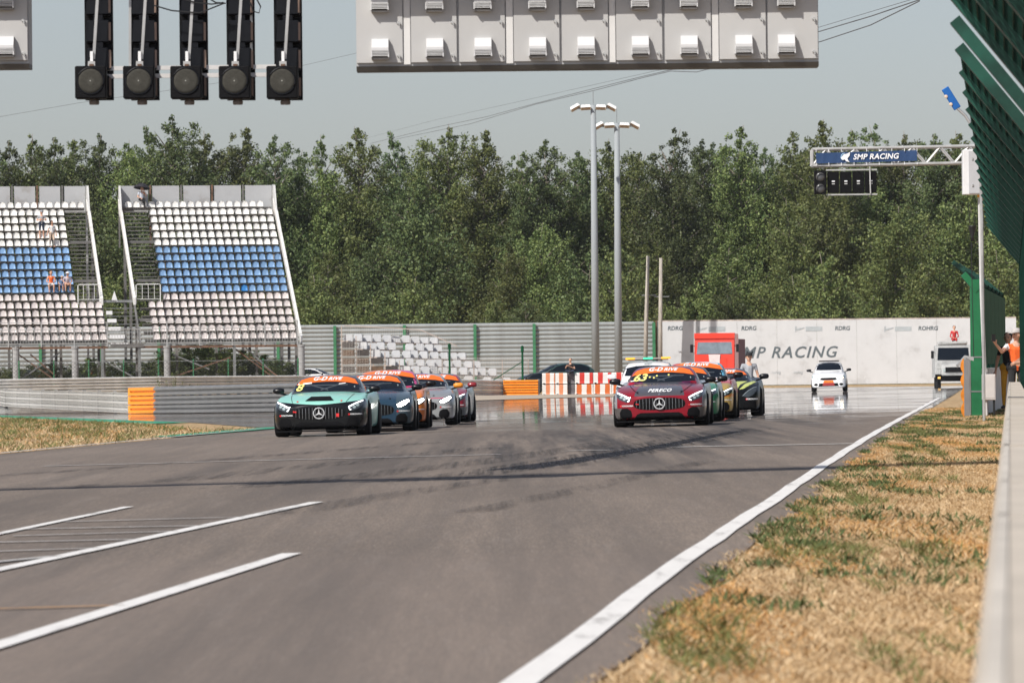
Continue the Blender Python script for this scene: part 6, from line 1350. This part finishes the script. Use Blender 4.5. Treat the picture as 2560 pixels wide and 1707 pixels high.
ub = thing('umbrella', 'black umbrella held over the spectator on the top row', 'umbrella', up_ + Vector((.0, -.15, 1.02)), SYAW); ub.rotation_euler = (-.15, .12, SYAW)
n = 8; b = MB(); rs = [(.02, .52), (.20, .49), (.40, .37), (.54, .20)]
for r, z in rs: b.v += [(r * cos(2 * pi * k / 16) * (1 if k % 2 == 0 else .95), r * sin(2 * pi * k / 16) * (1 if k % 2 == 0 else .95), z) for k in range(16)]
b.f = [(i * 16 + k, i * 16 + (k + 1) % 16, (i + 1) * 16 + (k + 1) % 16, (i + 1) * 16 + k) for i in range(3) for k in range(16)] + [tuple(range(16))]
b.build('canopy', cloth('umbrella_cloth', (.018, .016, .022)), ub); MB().tube([(0, 0, -.05), (0, 0, .58)], .010, 6).build('shaft', M_GALV, ub); MB().tube([(0, 0, -.05), (.03, 0, -.09), (.06, 0, -.06)], .014, 6).build('handle', blk_c, ub)
for k in range(8): MB().tube([(0, 0, .30), (.40 * cos(k * pi / 4), .40 * sin(k * pi / 4), .35)], .004, 4).build('rib', M_GALV, ub)
# marshals
mp_ = gp(LX(2541, 119.5), 119.5); mp_.z += .12
ph = person('marshal in white shirt and orange vest raising a phone beside the green fence', mp_, radians(8), standing(look=(-.9, -.6, -.05), chest=(-.02, -.02, 1.32), elb_l=(-.36, -.22, 1.26), wri_l=(-.52, -.34, 1.43), hand_l=(-.56, -.37, 1.50), elb_r=(.18, -.16, 1.06), wri_r=(-.06, -.26, 1.02), kne_l=(-.12, -.04, .5)), dict(top=org, sleeve=wht, leg=blk_c, shin=ylw, shoe=shoe), None, ('cap', cloth('cap_grey', (.45, .42, .40))), vox=.010)
MB().box((-.575, -.40, 1.555), (.085, .018, .15), rz=.4).build('phone_case', M_BLACK, None)
q = bpy.data.objects['phone_case']; q.name = 'phone'; q.location = mp_; q.rotation_euler = (0, 0, radians(8)); tag(q, 'black phone in the raised hand of the marshal', 'phone')
hp = MB(); hp.tube([(.0 + .1 * cos(a), 0, .12 * sin(a)) for a in [pi * k / 8 for k in range(9)]], .03, 6)
mq = gp(LX(2521, 130), 130); mq.z += .1
person('marshal in amber trousers partly hidden behind the one with the phone', mq, radians(-20), standing(), dict(top=blk_c, sleeve=blk_c, leg=ylw, shin=ylw, shoe=shoe), HAIR['dark'])
tp = tk.matrix_basis @ Vector((.12, .8, 3.22))
person('figure in red overalls sitting up on the roof of the rescue truck', tp - Vector((0, 0, .38)), 0, seated(kne_l=(-.12, -.40, .42), kne_r=(.12, -.40, .42), ank_l=(-.14, -.30, .42), ank_r=(.14, -.30, .42), chest=(0, -.02, .95), neck=(0, -.03, 1.12), head=(0, -.04, 1.27)), dict(top=red, leg=red, shin=red, sleeve=red, arm=red, shoe=shoe), HAIR['dark'], scale=1.0)
person('photographer in dark clothes sitting on top of the striped blocks', gp(LX(1427, 368.2), 368.2, .97), radians(-15), seated(elb_l=(-.28, -.22, .72), wri_l=(-.16, -.42, .84), wri_r=(.0, -.42, .84), kne_l=(-.24, -.28, .56), ank_l=(.02, -.34, .52), kne_r=(.24, -.26, .56), ank_r=(-.02, -.24, .50)), dict(top=blk_c, sleeve=blk_c, leg=blu, shin=blu, shoe=shoe), HAIR['brown'], scale=1.05)
person('blurred bystander in pale shirt behind the lime-striped black car', gp(LX(1872, 158), 158), radians(10), standing(), dict(top=gry, sleeve=gry, leg=blk_c, shin=blk_c, shoe=shoe), HAIR['dark'], ('cap', blk_c), scale=.94)
for x, Y, lb in ((238, 356, 'marshal in orange overalls standing in shadow under the left grandstand'), (252, 362, 'marshal in dull red overalls beside the orange one under the grandstand')):
    person(lb, gp(LX(x, Y), Y), 0, standing(), dict(top=org if x == 238 else red, sleeve=org if x == 238 else red, arm=org, leg=org, shin=org if x == 238 else red, shoe=shoe), HAIR['dark'])
fx = thing('sign_board', 'orange and white striped sign board leaning under the right grandstand', 'sign board', gp(LX(440, 349), 349, .75), radians(5)); fx.rotation_euler = (0, .12, 0)
for k in range(5): MB().bb(-.14, .14, -.02, .02, .24 * k, .24 * k + .235).build('stripe_panel', M_ORG if k % 2 else M_WHT, fx)
MB().bb(-.03, .03, .025, .07, -.75, 1.1).build('post', M_GALVD, fx)

# ================================================================== hot hazy air
hz = MB().bb(-930, 930, -140, 2440, -2.6, 31).build('haze', None); tag(hz, 'thin hot haze over the whole circuit', kind='stuff')
hm = bpy.data.materials.new('thin_haze'); hm.use_nodes = True; hn = hm.node_tree; hn.nodes.remove(hn.nodes['Principled BSDF'])
pv = hn.nodes.new('ShaderNodeVolumePrincipled'); pv.inputs['Color'].default_value = (.93, .96, 1, 1); pv.inputs['Density'].default_value = .00006; pv.inputs['Anisotropy'].default_value = .2
hn.links.new(pv.outputs[0], hn.nodes['Material Output'].inputs['Volume']); hz.data.materials.append(hm)
